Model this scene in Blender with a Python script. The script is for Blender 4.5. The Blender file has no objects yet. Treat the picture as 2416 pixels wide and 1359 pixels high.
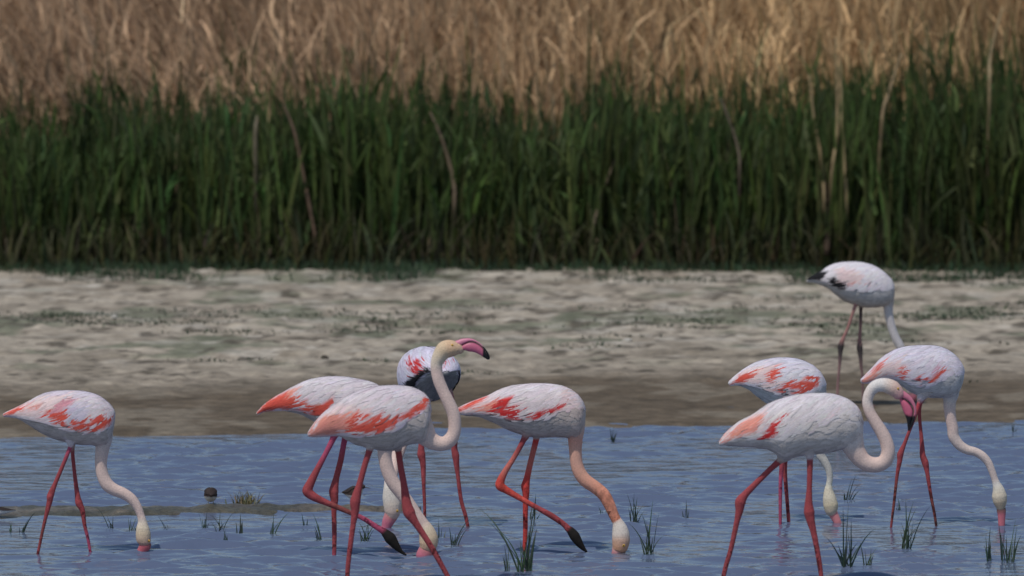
import bpy, math, random
import numpy as np
from mathutils import Vector

random.seed(7)
rng = np.random.default_rng(11)
R = math.radians

# ---------------------------------------------------------------- camera, sky, sun, exposure
scn = bpy.context.scene
FPX = 20000.0                       # focal length in pixels of the 2416 wide photograph
PITCH = math.atan(1442.5 / FPX)
CAMZ = 5.2
cam_d = bpy.data.cameras.new('camera')
cam = bpy.data.objects.new('camera', cam_d)
scn.collection.objects.link(cam)
cam.location = (0, 0, CAMZ)
cam.rotation_euler = (R(90) - PITCH, 0, 0)
cam_d.sensor_width = 36.0
cam_d.lens = 36.0 * FPX / 2416.0
cam_d.clip_start = 0.5
cam_d.clip_end = 3000
cam_d.dof.use_dof = True
cam_d.dof.focus_distance = 51.5
cam_d.dof.aperture_fstop = 2.9
scn.camera = cam

SUN_EL, SUN_AZ = 61.0, 212.0        # azimuth clockwise from +Y: behind the camera, to its left
world = bpy.data.worlds.new('World')
scn.world = world
world.use_nodes = True
wn = world.node_tree
sky = wn.nodes.new('ShaderNodeTexSky')
sky.sky_type = 'NISHITA'
sky.sun_disc = False
sky.sun_elevation = R(SUN_EL)
sky.sun_rotation = R(SUN_AZ)
sky.air_density = 1.3
sky.dust_density = 0.6
sky.ozone_density = 2.0
bg = wn.nodes['Background']
bg.inputs['Strength'].default_value = 0.118
wn.links.new(sky.outputs[0], bg.inputs[0])

sun_d = bpy.data.lights.new('sun', 'SUN')
sun_d.energy = 3.1
sun_d.angle = R(0.5)
sun_d.color = (1.0, 0.95, 0.87)
sun = bpy.data.objects.new('sun', sun_d)
scn.collection.objects.link(sun)
sd = Vector((math.sin(R(SUN_AZ)) * math.cos(R(SUN_EL)), math.cos(R(SUN_AZ)) * math.cos(R(SUN_EL)), math.sin(R(SUN_EL))))
sun.rotation_euler = sd.to_track_quat('Z', 'Y').to_euler()

scn.view_settings.view_transform = 'Standard'
scn.view_settings.look = 'None'
scn.view_settings.exposure = -0.45
scn.view_settings.gamma = 1.0
scn.view_settings.use_curve_mapping = False
scn.cycles.max_bounces = 6

# ---------------------------------------------------------------- pixel <-> world helpers
cp, sp = math.cos(PITCH), math.sin(PITCH)


def W(px, py, Y):
    """world point at distance Y (world y) seen at photograph pixel px, py"""
    a = (np.asarray(px, float) - 1208.0) / FPX
    b = (679.5 - np.asarray(py, float)) / FPX
    dy = cp + b * sp
    dz = -sp + b * cp
    t = Y / dy
    return np.stack([a * t, Y + 0 * t, CAMZ + dz * t], -1)


def G(px, py, z=0.0):
    a = (px - 1208.0) / FPX
    b = (679.5 - py) / FPX
    dy = cp + b * sp
    dz = -sp + b * cp
    t = (z - CAMZ) / dz
    return np.array([a * t, dy * t, z])


def proj(P):
    x, y, z = P[:, 0], P[:, 1], P[:, 2] - CAMZ
    d = y * cp - z * sp
    u = y * sp + z * cp
    return np.stack([1208 + FPX * x / d, 679.5 - FPX * u / d], -1)


# ---------------------------------------------------------------- noise
class Noise:
    def __init__(s, seed):
        r = np.random.default_rng(seed)
        s.t = r.random((256, 256))

    def __call__(s, x, y):
        xi = np.floor(x).astype(int); yi = np.floor(y).astype(int)
        fx = x - xi; fy = y - yi
        fx = fx * fx * fx * (fx * (fx * 6 - 15) + 10)
        fy = fy * fy * fy * (fy * (fy * 6 - 15) + 10)
        t = s.t
        a = t[xi & 255, yi & 255]; b = t[(xi + 1) & 255, yi & 255]
        c = t[xi & 255, (yi + 1) & 255]; d = t[(xi + 1) & 255, (yi + 1) & 255]
        return (a * (1 - fx) + b * fx) * (1 - fy) + (c * (1 - fx) + d * fx) * fy * 1.0

    def fbm(s, x, y, o=4):
        v = 0; a = 0.5; n = 0
        for k in range(o):
            v = v + a * s(x * 2 ** k + 17.3 * k, y * 2 ** k + 9.1 * k); n += a; a *= 0.5
        return v / n


N1, N2, N3, N4 = Noise(1), Noise(2), Noise(3), Noise(4)


def sstep(a, b, x):
    t = np.clip((x - a) / (b - a), 0, 1)
    return t * t * (3 - 2 * t)


# ---------------------------------------------------------------- materials
def new_mat(name):
    m = bpy.data.materials.new(name)
    m.use_nodes = True
    nt = m.node_tree
    return m, nt, nt.nodes['Principled BSDF']


def col_mat(name, rough=0.8, noise_scale=60, noise_amt=0.12, bump=0.3, bump_dist=0.003, spec=0.25, stretch=(1, 1, 1), trans=0.0, bscale=None):
    """vertex colour of the piece times a fine mottling, with fine relief"""
    m, nt, b = new_mat(name)
    at = nt.nodes.new('ShaderNodeAttribute'); at.attribute_name = 'Col'
    tc = nt.nodes.new('ShaderNodeTexCoord')
    mp = nt.nodes.new('ShaderNodeMapping'); mp.inputs['Scale'].default_value = stretch
    nt.links.new(tc.outputs['Object'], mp.inputs[0])
    nz = nt.nodes.new('ShaderNodeTexNoise'); nz.inputs['Scale'].default_value = noise_scale
    nz.inputs['Detail'].default_value = 4
    nt.links.new(mp.outputs[0], nz.inputs['Vector'])
    mr = nt.nodes.new('ShaderNodeMapRange')
    mr.inputs['From Min'].default_value = 0.3; mr.inputs['From Max'].default_value = 0.7
    mr.inputs['To Min'].default_value = 1 - noise_amt; mr.inputs['To Max'].default_value = 1 + noise_amt * 0.7
    nt.links.new(nz.outputs['Fac'], mr.inputs['Value'])
    mx = nt.nodes.new('ShaderNodeMix'); mx.data_type = 'RGBA'; mx.blend_type = 'MULTIPLY'
    mx.inputs['Factor'].default_value = 1
    nt.links.new(at.outputs['Color'], mx.inputs['A']); nt.links.new(mr.outputs[0], mx.inputs['B'])
    nt.links.new(mx.outputs['Result'], b.inputs['Base Color'])
    b.inputs['Roughness'].default_value = rough
    b.inputs['Specular IOR Level'].default_value = spec
    if bump:
        nz2 = nt.nodes.new('ShaderNodeTexNoise'); nz2.inputs['Scale'].default_value = bscale or noise_scale * 1.7
        nz2.inputs['Detail'].default_value = 5
        nt.links.new(mp.outputs[0], nz2.inputs['Vector'])
        bp = nt.nodes.new('ShaderNodeBump'); bp.inputs['Strength'].default_value = bump; bp.inputs['Distance'].default_value = bump_dist
        nt.links.new(nz2.outputs['Fac'], bp.inputs['Height']); nt.links.new(bp.outputs[0], b.inputs['Normal'])
    if trans:
        tr = nt.nodes.new('ShaderNodeBsdfTranslucent')
        nt.links.new(mx.outputs['Result'], tr.inputs['Color'])
        ms = nt.nodes.new('ShaderNodeMixShader'); ms.inputs[0].default_value = trans
        nt.links.new(b.outputs[0], ms.inputs[1]); nt.links.new(tr.outputs[0], ms.inputs[2])
        nt.links.new(ms.outputs[0], nt.nodes['Material Output'].inputs['Surface'])
    return m


M_BODY = col_mat('plumage_skin', 0.85, 120, 0.17, 0.55, 0.005, 0.15, bscale=130)
M_FEATHER = col_mat('feather', 0.75, 70, 0.10, 0.35, 0.002, 0.2, stretch=(1, 1, 2.5), bscale=150)
M_BILL = col_mat('bill_horn', 0.42, 60, 0.08, 0.1, 0.001, 0.4)
M_EYE = col_mat('eye_gloss', 0.12, 10, 0.0, 0, 0, 0.6)
M_REED = col_mat('reed_leaf', 0.65, 14, 0.25, 0, 0, 0.25, trans=0.22)
M_DRY = col_mat('dry_reed', 0.8, 14, 0.25, 0, 0, 0.15, trans=0.15)
M_TUFT = col_mat('sedge_blade', 0.5, 40, 0.2, 0, 0, 0.3, trans=0.1)
M_MUD = col_mat('mud', 0.9, 9, 0.28, 0.9, 0.03, 0.15, bscale=16)
M_WETMUD = col_mat('wet_mud', 0.45, 25, 0.35, 0.9, 0.02, 0.4, bscale=40)


def mkmesh(name, V, F, C=None, mat=None, parent=None, smooth=True, root=None):
    """one mesh object; V world coordinates, moved into the parent's frame"""
    V = np.asarray(V, float)
    if root is not None:
        V = V - np.asarray(root)
    me = bpy.data.meshes.new(name)
    if isinstance(F, np.ndarray):
        k = F.shape[1]; nf = len(F)
        me.vertices.add(len(V)); me.vertices.foreach_set('co', V.astype(np.float32).ravel())
        me.loops.add(nf * k); me.loops.foreach_set('vertex_index', F.astype(np.int32).ravel())
        me.polygons.add(nf); me.polygons.foreach_set('loop_start', np.arange(0, nf * k, k, dtype=np.int32))
        me.update(calc_edges=True)
        me.validate()
    else:
        me.from_pydata([tuple(v) for v in V], [], F); me.update()
    if C is not None:
        C = np.asarray(C, float)
        if C.ndim == 1:
            C = np.tile(C, (len(V), 1))
        if C.shape[1] == 3:
            C = np.concatenate([C, np.ones((len(C), 1))], 1)
        a = me.color_attributes.new('Col', 'FLOAT_COLOR', 'POINT')
        a.data.foreach_set('color', np.clip(C, 0, 1).astype(np.float32).ravel())
    if smooth:
        me.polygons.foreach_set('use_smooth', np.ones(len(me.polygons), bool))
    if mat:
        me.materials.append(mat)
    o = bpy.data.objects.new(name, me)
    scn.collection.objects.link(o)
    if parent is not None:
        o.parent = parent
    return o


def tag(o, label=None, cat=None, group=None, kind=None):
    if label: o['label'] = label
    if cat: o['category'] = cat
    if group: o['group'] = group
    if kind: o['kind'] = kind
    return o


def grid_faces(nx, ny):
    i = np.arange(nx - 1)[:, None]; j = np.arange(ny - 1)[None, :]
    a = (i * ny + j)
    return np.stack([a, a + ny, a + ny + 1, a + 1], -1).reshape(-1, 4)


def spread(a, b, step, far_lo, far_hi, n=14):
    c = np.arange(a, b + step / 2, step)
    lo = a - np.geomspace(step * 2, a - far_lo, n)[::-1]
    hi = b + np.geomspace(step * 2, far_hi - b, n)
    return np.concatenate([lo, c, hi])


# ---------------------------------------------------------------- ground
def shore_y(x):
    return 58.45 + 0.184 * x + 0.22 * (N1.fbm(x * 0.9 + 40, x * 0 + 3.3, 4) - 0.5)


REED_Y = 72.0


def ground_h(x, y):
    d = y - shore_y(x)
    base = np.where(d > 0, 0.022 * (1 - np.exp(-np.maximum(d, 0) / 0.12)) + 0.008 * np.minimum(np.maximum(d, 0), 16),
                    np.maximum(d * 0.16, -0.14))
    fine = (N2.fbm(x * 2.6, y * 1.9, 5) - 0.5) * 0.026 * sstep(-0.1, 2.5, d)
    lump = (np.maximum(N3.fbm(x * 6.5, y * 5.0, 3) - 0.56, 0) * 0.07 + (N4.fbm(x * 9 + 4, y * 8, 2) - 0.5) * 0.022) * sstep(0.3, 4.0, d)
    st = 0
    for k, (yy, hh) in enumerate([(61.7, 0.014), (63.9, 0.030), (66.4, 0.032), (69.3, 0.036), (71.2, 0.03)]):
        w = yy + 0.10 * x + 1.1 * (N4.fbm(x * 0.35 + 31 * k, x * 0 + k * 5.1, 4) - 0.5)
        amp = 0.35 + 0.9 * N1(x * 0.5 + 11 * k, x * 0 + 7.7)
        st = st + 0.7 * hh * amp * sstep(0, 0.14, y - w) - hh * 0.6 * amp * 0.85 * sstep(0.2, 2.0, y - w)
    return base + (fine + lump + st) * (d > -0.3)


xs = spread(-8, 8, 0.04, -900, 900)
ys = spread(57.2, 73.2, 0.045, -200, 2000)
X, Y = np.meshgrid(xs, ys, indexing='ij')
Z = ground_h(X, Y)
d = Y - shore_y(X)
n_a = N2.fbm(X * 1.3 + 5, Y * 1.1, 4); n_b = N3.fbm(X * 1.8 + 9, Y * 5.0, 5); n_c = N4.fbm(X * 0.6, Y * 0.7 + 8, 3)
light = np.array([0.410, 0.348, 0.272]); dark = np.array([0.132, 0.101, 0.070]); crust = np.array([0.50, 0.45, 0.38])
green = np.array([0.085, 0.115, 0.065]); brown = np.array([0.24, 0.20, 0.15]); n_f = N1.fbm(X * 6 + 2, Y * 8, 3)
wet = np.clip(1 - sstep(2.6, 4.6, d + 2.4 * (n_c - 0.5)) * 0.75 - sstep(4.0, 7.0, d + 1.5 * (n_a - 0.5)) * 0.25, 0, 1)
C = light * (1 - wet[..., None]) + dark * wet[..., None]
C = C * (0.84 + 0.32 * n_b[..., None]) * (0.72 + 0.56 * n_f[..., None])
def mixc(C, col, w):
    w = np.clip(w, 0, 1)[..., None]
    return C * (1 - w) + col * w
C = mixc(C, brown, 0.7 * sstep(0.56, 0.70, N1.fbm(X * 2.2 + 3, Y * 1.5 + 1, 4)))
band = np.exp(-((Y - 67.6 - 0.1 * X) / 1.1) ** 2) + 0.9 * np.exp(-((Y - 71.0) / 0.7) ** 2) + 0.25
C = mixc(C, green, 0.62 * sstep(0.53, 0.66, N4.fbm(X * 1.7 + 60, Y * 1.7, 4) + 0.06 * (band - 0.5)) * sstep(4, 6, d))
C = mixc(C, crust, 0.55 * sstep(0.5, 0.62, N3.fbm(X * 2.3 + 30, Y * 3 + 2, 4)) * sstep(11.3, 12.4, d) * (1 - sstep(13.2, 14.0, d)))
C = mixc(C, crust, 0.5 * sstep(0.58, 0.70, N2.fbm(X * 3.1 + 80, Y * 3.6, 4)) * sstep(4.5, 6, d))
C = mixc(C, brown * 0.42, 0.85 * sstep(0.60, 0.68, N3.fbm(X * 6 + 70, Y * 6, 4)) * sstep(2.5, 4, d))
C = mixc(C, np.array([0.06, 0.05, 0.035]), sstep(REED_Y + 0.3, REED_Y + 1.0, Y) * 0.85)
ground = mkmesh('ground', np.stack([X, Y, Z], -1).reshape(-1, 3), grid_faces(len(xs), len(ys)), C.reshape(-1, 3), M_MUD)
tag(ground, kind='structure')

# mud bar in the shallows
xs = np.concatenate([np.arange(-7.5, -0.2, 0.022)]); ys = np.arange(51.7, 53.7, 0.022)
X, Y = np.meshgrid(xs, ys, indexing='ij')
cy = 52.60 + 0.085 * (X + 3.2) + 0.10 * (N1.fbm(X * 1.2, X * 0 + 2, 3) - 0.5)
hw = np.interp(X, [-7.5, -3.2, -2.5, -1.6, -1.1, -0.72, -0.5], [0.5, 0.34, 0.26, 0.17, 0.14, 0.08, 0.0])
e = np.abs(Y - cy) / np.maximum(hw, 0.02) * (1 + 0.5 * (N2.fbm(X * 3, Y * 3, 3) - 0.5))
Z = 0.042 * (1 - sstep(0.2, 1.25, e)) - 0.012 - 0.1 * sstep(1.2, 2.2, e) + (N3.fbm(X * 7, Y * 6, 4) - 0.5) * 0.05 * (1 - sstep(0.9, 1.3, e))
Z = np.where(hw < 0.02, -0.13, Z)
C = np.array([0.165, 0.138, 0.104]) * (0.35 + 0.9 * N4.fbm(X * 6, Y * 7, 4)[..., None])
C = mixc(C, np.array([0.07, 0.065, 0.04]), sstep(0.5, 0.62, N1.fbm(X * 4, Y * 5, 3)) * 0.7)
bar = mkmesh('mud_bar', np.stack([X, Y, Z], -1).reshape(-1, 3), grid_faces(len(xs), len(ys)), C.reshape(-1, 3), M_WETMUD)
tag(bar, kind='structure')

# ---------------------------------------------------------------- water
xs = spread(-8, 8, 0.03, -700, 700)
ys = spread(44.5, 60.2, 0.024, -150, 70, 10)
X, Y = np.meshgrid(xs, ys, indexing='ij')
patch = 0.25 + 1.0 * sstep(0.38, 0.66, N1.fbm(X * 0.55 + 3, Y * 0.32 + 7, 4)) + 0.35 * sstep(0.5, 0.7, N2.fbm(X * 1.5, Y * 0.9, 3))
calm = 1 - 0.55 * sstep(51.2, 51.9, Y) * (1 - sstep(52.6, 53.2, Y)) * sstep(1.5, -0.5, X)      # sheltered water by the mud bar
Z = np.zeros_like(X)
wr = np.random.default_rng(5)
for k in range(46):
    lam = 0.09 * (0.62 / 0.09) ** wr.random()
    th = R(90) + wr.normal(0, 0.42)
    kx, ky = math.cos(th) * 2 * math.pi / lam, math.sin(th) * 2 * math.pi / lam
    slope = 0.044 * (1.0 if lam < 0.35 else 0.7)
    ph = wr.random() * 6.28 + 1.4 * N3(X * 0.7 + k * 3.1, Y * 0.7)
    s = np.sin(kx * X + ky * Y + ph)
    Z += slope * lam / (2 * math.pi) * s
Z = Z * patch * calm
# rings round the legs and bills that stand in the water
for px, py in [(90, 1306), (212, 1306), (338, 1308), (788, 1322), (1005, 1320), (908, 1246), (820, 1386), (1066, 1386), (1002, 1238), (1104, 1242), (1238, 1300), (1385, 1304), (1462, 1308), (1708, 1386),
               (1938, 1386), (1841, 1236), (1861, 1236), (1975, 1234), (2102, 1245), (2210, 1246), (2363, 1240)]:
    g = G(px, py); rr = np.hypot(X - g[0], Y - g[1])
    m = rr < 0.5
    Z[m] += 0.0016 * np.cos(rr[m] * 2 * math.pi / 0.085) * np.exp(-rr[m] / 0.13)
Z *= sstep(15, 8, np.abs(X)) * sstep(40, 44.5, Y)
wm, nt, b = new_mat('lake_water')
b.inputs['Base Color'].default_value = (0.108, 0.135, 0.212, 1)
b.inputs['Roughness'].default_value = 0.04
b.inputs['IOR'].default_value = 1.33
tc = nt.nodes.new('ShaderNodeTexCoord')
mp = nt.nodes.new('ShaderNodeMapping'); mp.inputs['Scale'].default_value = (0.55, 1.25, 1)
nt.links.new(tc.outputs['Object'], mp.inputs[0])
nz = nt.nodes.new('ShaderNodeTexNoise'); nz.inputs['Scale'].default_value = 9; nz.inputs['Detail'].default_value = 4; nz.inputs['Roughness'].default_value = 0.5
nt.links.new(mp.outputs[0], nz.inputs['Vector'])
bp = nt.nodes.new('ShaderNodeBump'); bp.inputs['Strength'].default_value = 0.5; bp.inputs['Distance'].default_value = 0.017
nt.links.new(nz.outputs['Fac'], bp.inputs['Height']); nt.links.new(bp.outputs[0], b.inputs['Normal'])
water = mkmesh('water', np.stack([X, Y, Z], -1).reshape(-1, 3), grid_faces(len(xs), len(ys)), None, wm)
tag(water, kind='structure')


# ---------------------------------------------------------------- blades (reeds, sedge, straw)
def blades(base, height, width, lean, curve, cols, seg=4, tip=0.15, wid_ax=None, fold=None):
    """many tapering blades at once. base (n,3); lean,curve (n,2): tip offset in x,y as share of height; cols (n,3) or (n,2,3)"""
    n = len(base)
    t = np.linspace(0, 1, seg + 1)
    hz = height[:, None] * t
    off = lean[:, None, :] * t[None, :, None] + curve[:, None, :] * (t ** 2.4)[None, :, None]
    cx = base[:, None, 0] + off[..., 0] * height[:, None]
    cy = base[:, None, 1] + off[..., 1] * height[:, None]
    drop = (np.linalg.norm(off, axis=-1) ** 2) * 0.45
    cz = base[:, None, 2] + hz * (1 - drop)
    w = width[:, None] * np.interp(t, [0, 0.35, 0.75, 1], [0.75, 1, 0.6, tip])[None]
    a = wid_ax if wid_ax is not None else rng.random(n) * math.pi
    ax = np.cos(a)[:, None] * w / 2; ay = np.sin(a)[:, None] * w / 2
    L = np.stack([cx - ax, cy - ay, cz], -1); Rr = np.stack([cx + ax, cy + ay, cz], -1)
    V = np.stack([L, Rr], 2).reshape(n, -1, 3)
    f = []
    for k in range(seg):
        f.append([2 * k, 2 * k + 1, 2 * k + 3, 2 * k + 2])
    F = (np.arange(n)[:, None, None] * (2 * (seg + 1)) + np.array(f)[None]).reshape(-1, 4)
    if cols.ndim == 3:
        cc = cols[:, 0][:, None] * (1 - t)[None, :, None] + cols[:, 1][:, None] * t[None, :, None]
    else:
        cc = np.repeat(cols[:, None], seg + 1, 1)
    Cc = np.repeat(cc[:, :, None], 2, 2).reshape(n, -1, 3)
    return V.reshape(-1, 3), F, Cc.reshape(-1, 3)


def join(parts):
    Vs, Fs, Cs, o = [], [], [], 0
    for V, F, C in parts:
        Vs.append(V); Fs.append(F + o); Cs.append(C); o += len(V)
    return np.concatenate(Vs), np.concatenate(Fs), np.concatenate(Cs)


def jitter(col, n, s=0.25, hue=0.08):
    c = np.tile(np.asarray(col, float), (n, 1))
    return c * (1 + rng.normal(0, s, (n, 1))).clip(0.35, 1.9) * (1 + rng.normal(0, hue, (n, 3)))


# green reed bed
def green_top(x):
    return 1.33 + 0.035 * x + 0.20 * (N1.fbm(x * 0.9 + 8, x * 0 + 1, 3) - 0.5) * 2


parts = []
n = 17000
x = rng.uniform(-8.5, 8.5, n); y = REED_Y + 0.15 + rng.random(n) ** 1.3 * 3.6
keep = rng.random(n) < 0.35 + 0.9 * N2.fbm(x * 1.6, y * 0.9, 3)
x, y = x[keep], y[keep]; n = len(x)
h = green_top(x) * (0.60 + 0.50 * rng.random(n) ** 0.8) + 0.04 * (y - REED_Y)
tall = rng.random(n) < 0.07
h = np.where(tall, h * 1.25, h) * (1 + 0.62 * (N4.fbm(x * 3.5 + 5, y * 2, 2) - 0.5))
clump = N3.fbm(x * 2.4, y * 1.4, 3)
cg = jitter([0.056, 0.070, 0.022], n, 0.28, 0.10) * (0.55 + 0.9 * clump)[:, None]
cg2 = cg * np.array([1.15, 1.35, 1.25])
base = np.stack([x, y, ground_h(x, y) - 0.02], -1)
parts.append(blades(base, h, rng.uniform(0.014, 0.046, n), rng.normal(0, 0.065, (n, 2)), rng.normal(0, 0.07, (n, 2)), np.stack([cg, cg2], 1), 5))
# side leaves of the reeds
m = 21000
idx = rng.integers(0, n, m)
lb = base[idx].copy(); t = rng.uniform(0.02, 0.85, m); lb[:, 2] += t * h[idx]
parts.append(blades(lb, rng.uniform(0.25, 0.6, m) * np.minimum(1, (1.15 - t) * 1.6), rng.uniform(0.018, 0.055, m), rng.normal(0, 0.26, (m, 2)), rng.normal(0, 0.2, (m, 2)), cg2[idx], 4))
m = 10000
x = rng.uniform(-8.4, 8.4, m); y = REED_Y - 0.02 + rng.random(m) ** 1.3 * 1.6
ub = np.stack([x, y, ground_h(x, y) - 0.01], -1)
parts.append(blades(ub, rng.uniform(0.12, 0.60, m), rng.uniform(0.016, 0.040, m), rng.normal(0, 0.22, (m, 2)), rng.normal(0, 0.25, (m, 2)), jitter([0.066, 0.068, 0.030], m, 0.35, 0.12), 3))
V, F, C = join(parts)
tag(mkmesh('green_reed_bed', V, F, C, M_REED), 'dense dark green reeds along the back of the mudflat', 'reed bed', None, 'stuff')

# last year's stalks standing among the green ones
parts = []
n = 1500
x = rng.uniform(-8.5, 8.5, n); y = REED_Y + 0.05 + rng.random(n) * 2.2
base = np.stack([x, y, ground_h(x, y) - 0.02], -1)
h = np.where(rng.random(n) < 0.88, rng.uniform(0.10, 0.4, n), rng.uniform(0.5, 1.5, n))
parts.append(blades(base, h, rng.uniform(0.010, 0.022, n), rng.normal(0, 0.10, (n, 2)), rng.normal(0, 0.10, (n, 2)), jitter([0.12, 0.105, 0.06], n, 0.4), 4, 0.5))
V, F, C = join(parts)
tag(mkmesh('old_reed_litter', V, F, C, M_DRY), 'short straw coloured stalks among the green reed bases', 'dead stalks', None, 'stuff')

# dry reed bed behind
parts = []
n = 15000
x = rng.uniform(-9.5, 9.5, n); y = REED_Y + 2.6 + rng.random(n) * 7.5
h = 1.25 + 0.27 * (y - REED_Y - 2.6) + rng.uniform(0, 0.75, n)
left = sstep(0.5, -3.2, x)
ln = np.stack([rng.normal(0, 0.13, n) - 0.34 * left * (0.4 + N1.fbm(x * 0.8, y * 0.6, 3)), rng.normal(-0.03, 0.10, n)], -1)
cu = np.stack([rng.normal(0, 0.12, n) - 0.28 * left * N2.fbm(x, y, 2), rng.normal(-0.04, 0.12, n)], -1)
tone = N4.fbm(x * 1.1 + 4, y * 1.0, 3)
cl = np.array([0.50, 0.330, 0.205]); cr = np.array([0.60, 0.395, 0.205])
rt = sstep(-2.5, 3.0, x)[:, None]
cd = (cl * (1 - rt) + cr * rt) * (0.45 + 1.1 * tone)[:, None] * (1 + rng.normal(0, 0.20, (n, 1))).clip(0.5, 1.6)
base = np.stack([x, y, ground_h(x, y) - 0.02], -1)
parts.append(blades(base, h, rng.uniform(0.010, 0.026, n), ln, cu, cd, 6, 0.3, wid_ax=rng.normal(0, 0.7, n)))
m = 26000
idx = rng.integers(0, n, m)
t = rng.uniform(0.35, 0.98, m)
lb = base[idx].copy()
o = ln[idx] * t[:, None] + cu[idx] * (t ** 2.4)[:, None]
lb[:, :2] += o * h[idx][:, None]; lb[:, 2] += t * h[idx] * (1 - 0.45 * (o ** 2).sum(1))
parts.append(blades(lb, rng.uniform(0.25, 0.6, m), rng.uniform(0.012, 0.032, m), rng.normal(0, 0.30, (m, 2)) + ln[idx], rng.normal(0, 0.32, (m, 2)), cd[idx] * rng.uniform(0.8, 1.2, (m, 1)), 3))
V, F, C = join(parts)
tag(mkmesh('dry_reed_bed', V, F, C, M_DRY), 'tall dry brown reeds behind the green ones', 'reed bed', None, 'stuff')

# low grass at the foot of the reeds
n = 26000
x = rng.uniform(-8.2, 8.2, n); y = REED_Y - 1.2 + rng.random(n) * 1.75
k = N1.fbm(x * 1.1, y * 1.5 + 4, 3)
keep = (y > REED_Y - 0.25) | (rng.random(n) < 0.8 * sstep(0.47, 0.6, k + 0.10 * (y - REED_Y + 0.4)))
x, y = x[keep], y[keep]; n = len(x)
base = np.stack([x, y, ground_h(x, y) - 0.005], -1)
V, F, C = blades(base, rng.uniform(0.04, 0.13, n), rng.uniform(0.008, 0.016, n), rng.normal(0, 0.35, (n, 2)), rng.normal(0, 0.3, (n, 2)), jitter([0.050, 0.085, 0.045], n, 0.25), 2)
tag(mkmesh('shore_grass', V, F, C, M_REED), 'low green grass strip at the foot of the reeds', 'grass', None, 'stuff')

# weeds scattered over the mudflat
nc = 300
cx = rng.uniform(-7.8, 7.8, nc * 3); cyy = rng.uniform(61.5, 71.8, nc * 3)
wgt = (np.exp(-((cyy - 67.3 - 0.1 * cx) / 1.1) ** 2) + 0.9 * np.exp(-((cyy - 71.2) / 0.6) ** 2) + 0.07) * sstep(0.4, 0.62, N4.fbm(cx * 1.2 + 60, cyy * 1.2, 3))
sel = rng.random(nc * 3) < wgt
cx, cyy = cx[sel], cyy[sel]
extra = np.array([G(850, 772, .1), G(862, 782, .1), G(1600, 772, .1), G(1575, 760, .1), G(375, 765, .1), G(90, 765, .1), G(1680, 740, .1), G(2010, 782, .1)])
cx = np.concatenate([cx, extra[:, 0]]); cyy = np.concatenate([cyy, extra[:, 1]])
per = 60
x = np.repeat(cx, per) + rng.normal(0, 0.20, len(cx) * per); y = np.repeat(cyy, per) + rng.normal(0, 0.10, len(cx) * per); n = len(x)
base = np.stack([x, y, ground_h(x, y) - 0.003], -1)
V, F, C = blades(base, rng.uniform(0.006, 0.034, n), rng.uniform(0.008, 0.026, n), rng.normal(0, 0.5, (n, 2)), rng.normal(0, 0.4, (n, 2)), jitter([0.060, 0.080, 0.050], n, 0.25), 2, 0.5)
tag(mkmesh('mud_weeds', V, F, C, M_REED), 'small dark green weeds scattered over the mudflat', 'weeds', None, 'stuff')

# the pale stalks one can tell apart: (base px, top px ..., width px, label)
STALKS = [
    ([(428, 630), (420, 500), (413, 400), (416, 320)], 7, (0.20, 0.16, 0.10), 'thin pale straw stalk upright in the green reeds behind the leftmost flamingo'),
    ([(750, 620), (740, 540), (715, 420), (695, 320), (668, 250)], 11, (0.15, 0.10, 0.07), 'long reddish brown stalk leaning left across the green reeds'),
    ([(1072, 500), (1070, 430), (1045, 340), (1015, 270)], 12, (0.16, 0.12, 0.08), 'bent brown stalk with a thick lower half above the upright flamingo head'),
    ([(1394, 560), (1415, 480), (1450, 385), (1480, 330)], 8, (0.19, 0.15, 0.10), 'pale stalk leaning right with a kink in the middle of the reeds'),
    ([(1398, 612), (1408, 565)], 20, (0.24, 0.19, 0.13), 'short broad straw sheath at the foot of the reeds'),
    ([(1945, 480), (1940, 380), (1925, 300), (1912, 180)], 9, (0.27, 0.20, 0.11), 'curved golden stalk on the left edge of the straw clump above the far flamingo'),
    ([(1962, 420), (1975, 330), (1978, 240), (1975, 90)], 9, (0.27, 0.20, 0.11), 'golden stalk bowing out in the middle of the straw clump'),
    ([(1998, 480), (1990, 330), (1987, 220), (1985, 110)], 8, (0.29, 0.22, 0.12), 'straight golden stalk on the right of the straw clump above the far flamingo'),
    ([(1950, 600), (1955, 500), (1940, 400)], 26, (0.10, 0.07, 0.05), 'dark brown rotten stem at the foot of the golden straw clump'),
    ([(2080, 300), (2100, 220), (2130, 130)], 9, (0.26, 0.19, 0.11), 'golden stalk leaning right between the straw clump and the right edge'),
    ([(1745, 420), (1742, 350), (1712, 260), (1700, 235)], 8, (0.14, 0.11, 0.08), 'forked brown stalk leaning left in the green reeds'),
    ([(2335, 230), (2340, 130), (2370, 20)], 9, (0.28, 0.21, 0.12), 'tall golden stalk near the right edge of the reed bed'),
    ([(18, 625), (14, 560)], 8, (0.24, 0.20, 0.13), 'short pale stalk at the foot of the reeds at the left edge'),
    ([(602, 340), (606, 275)], 11, (0.24, 0.20, 0.14), 'hanging pale dead leaf among the green reed tops left of the middle'),
    ([(1010, 630), (1012, 560)], 8, (0.26, 0.20, 0.12), 'short golden stalk at the reed base above the upright flamingo'),
]


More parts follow.
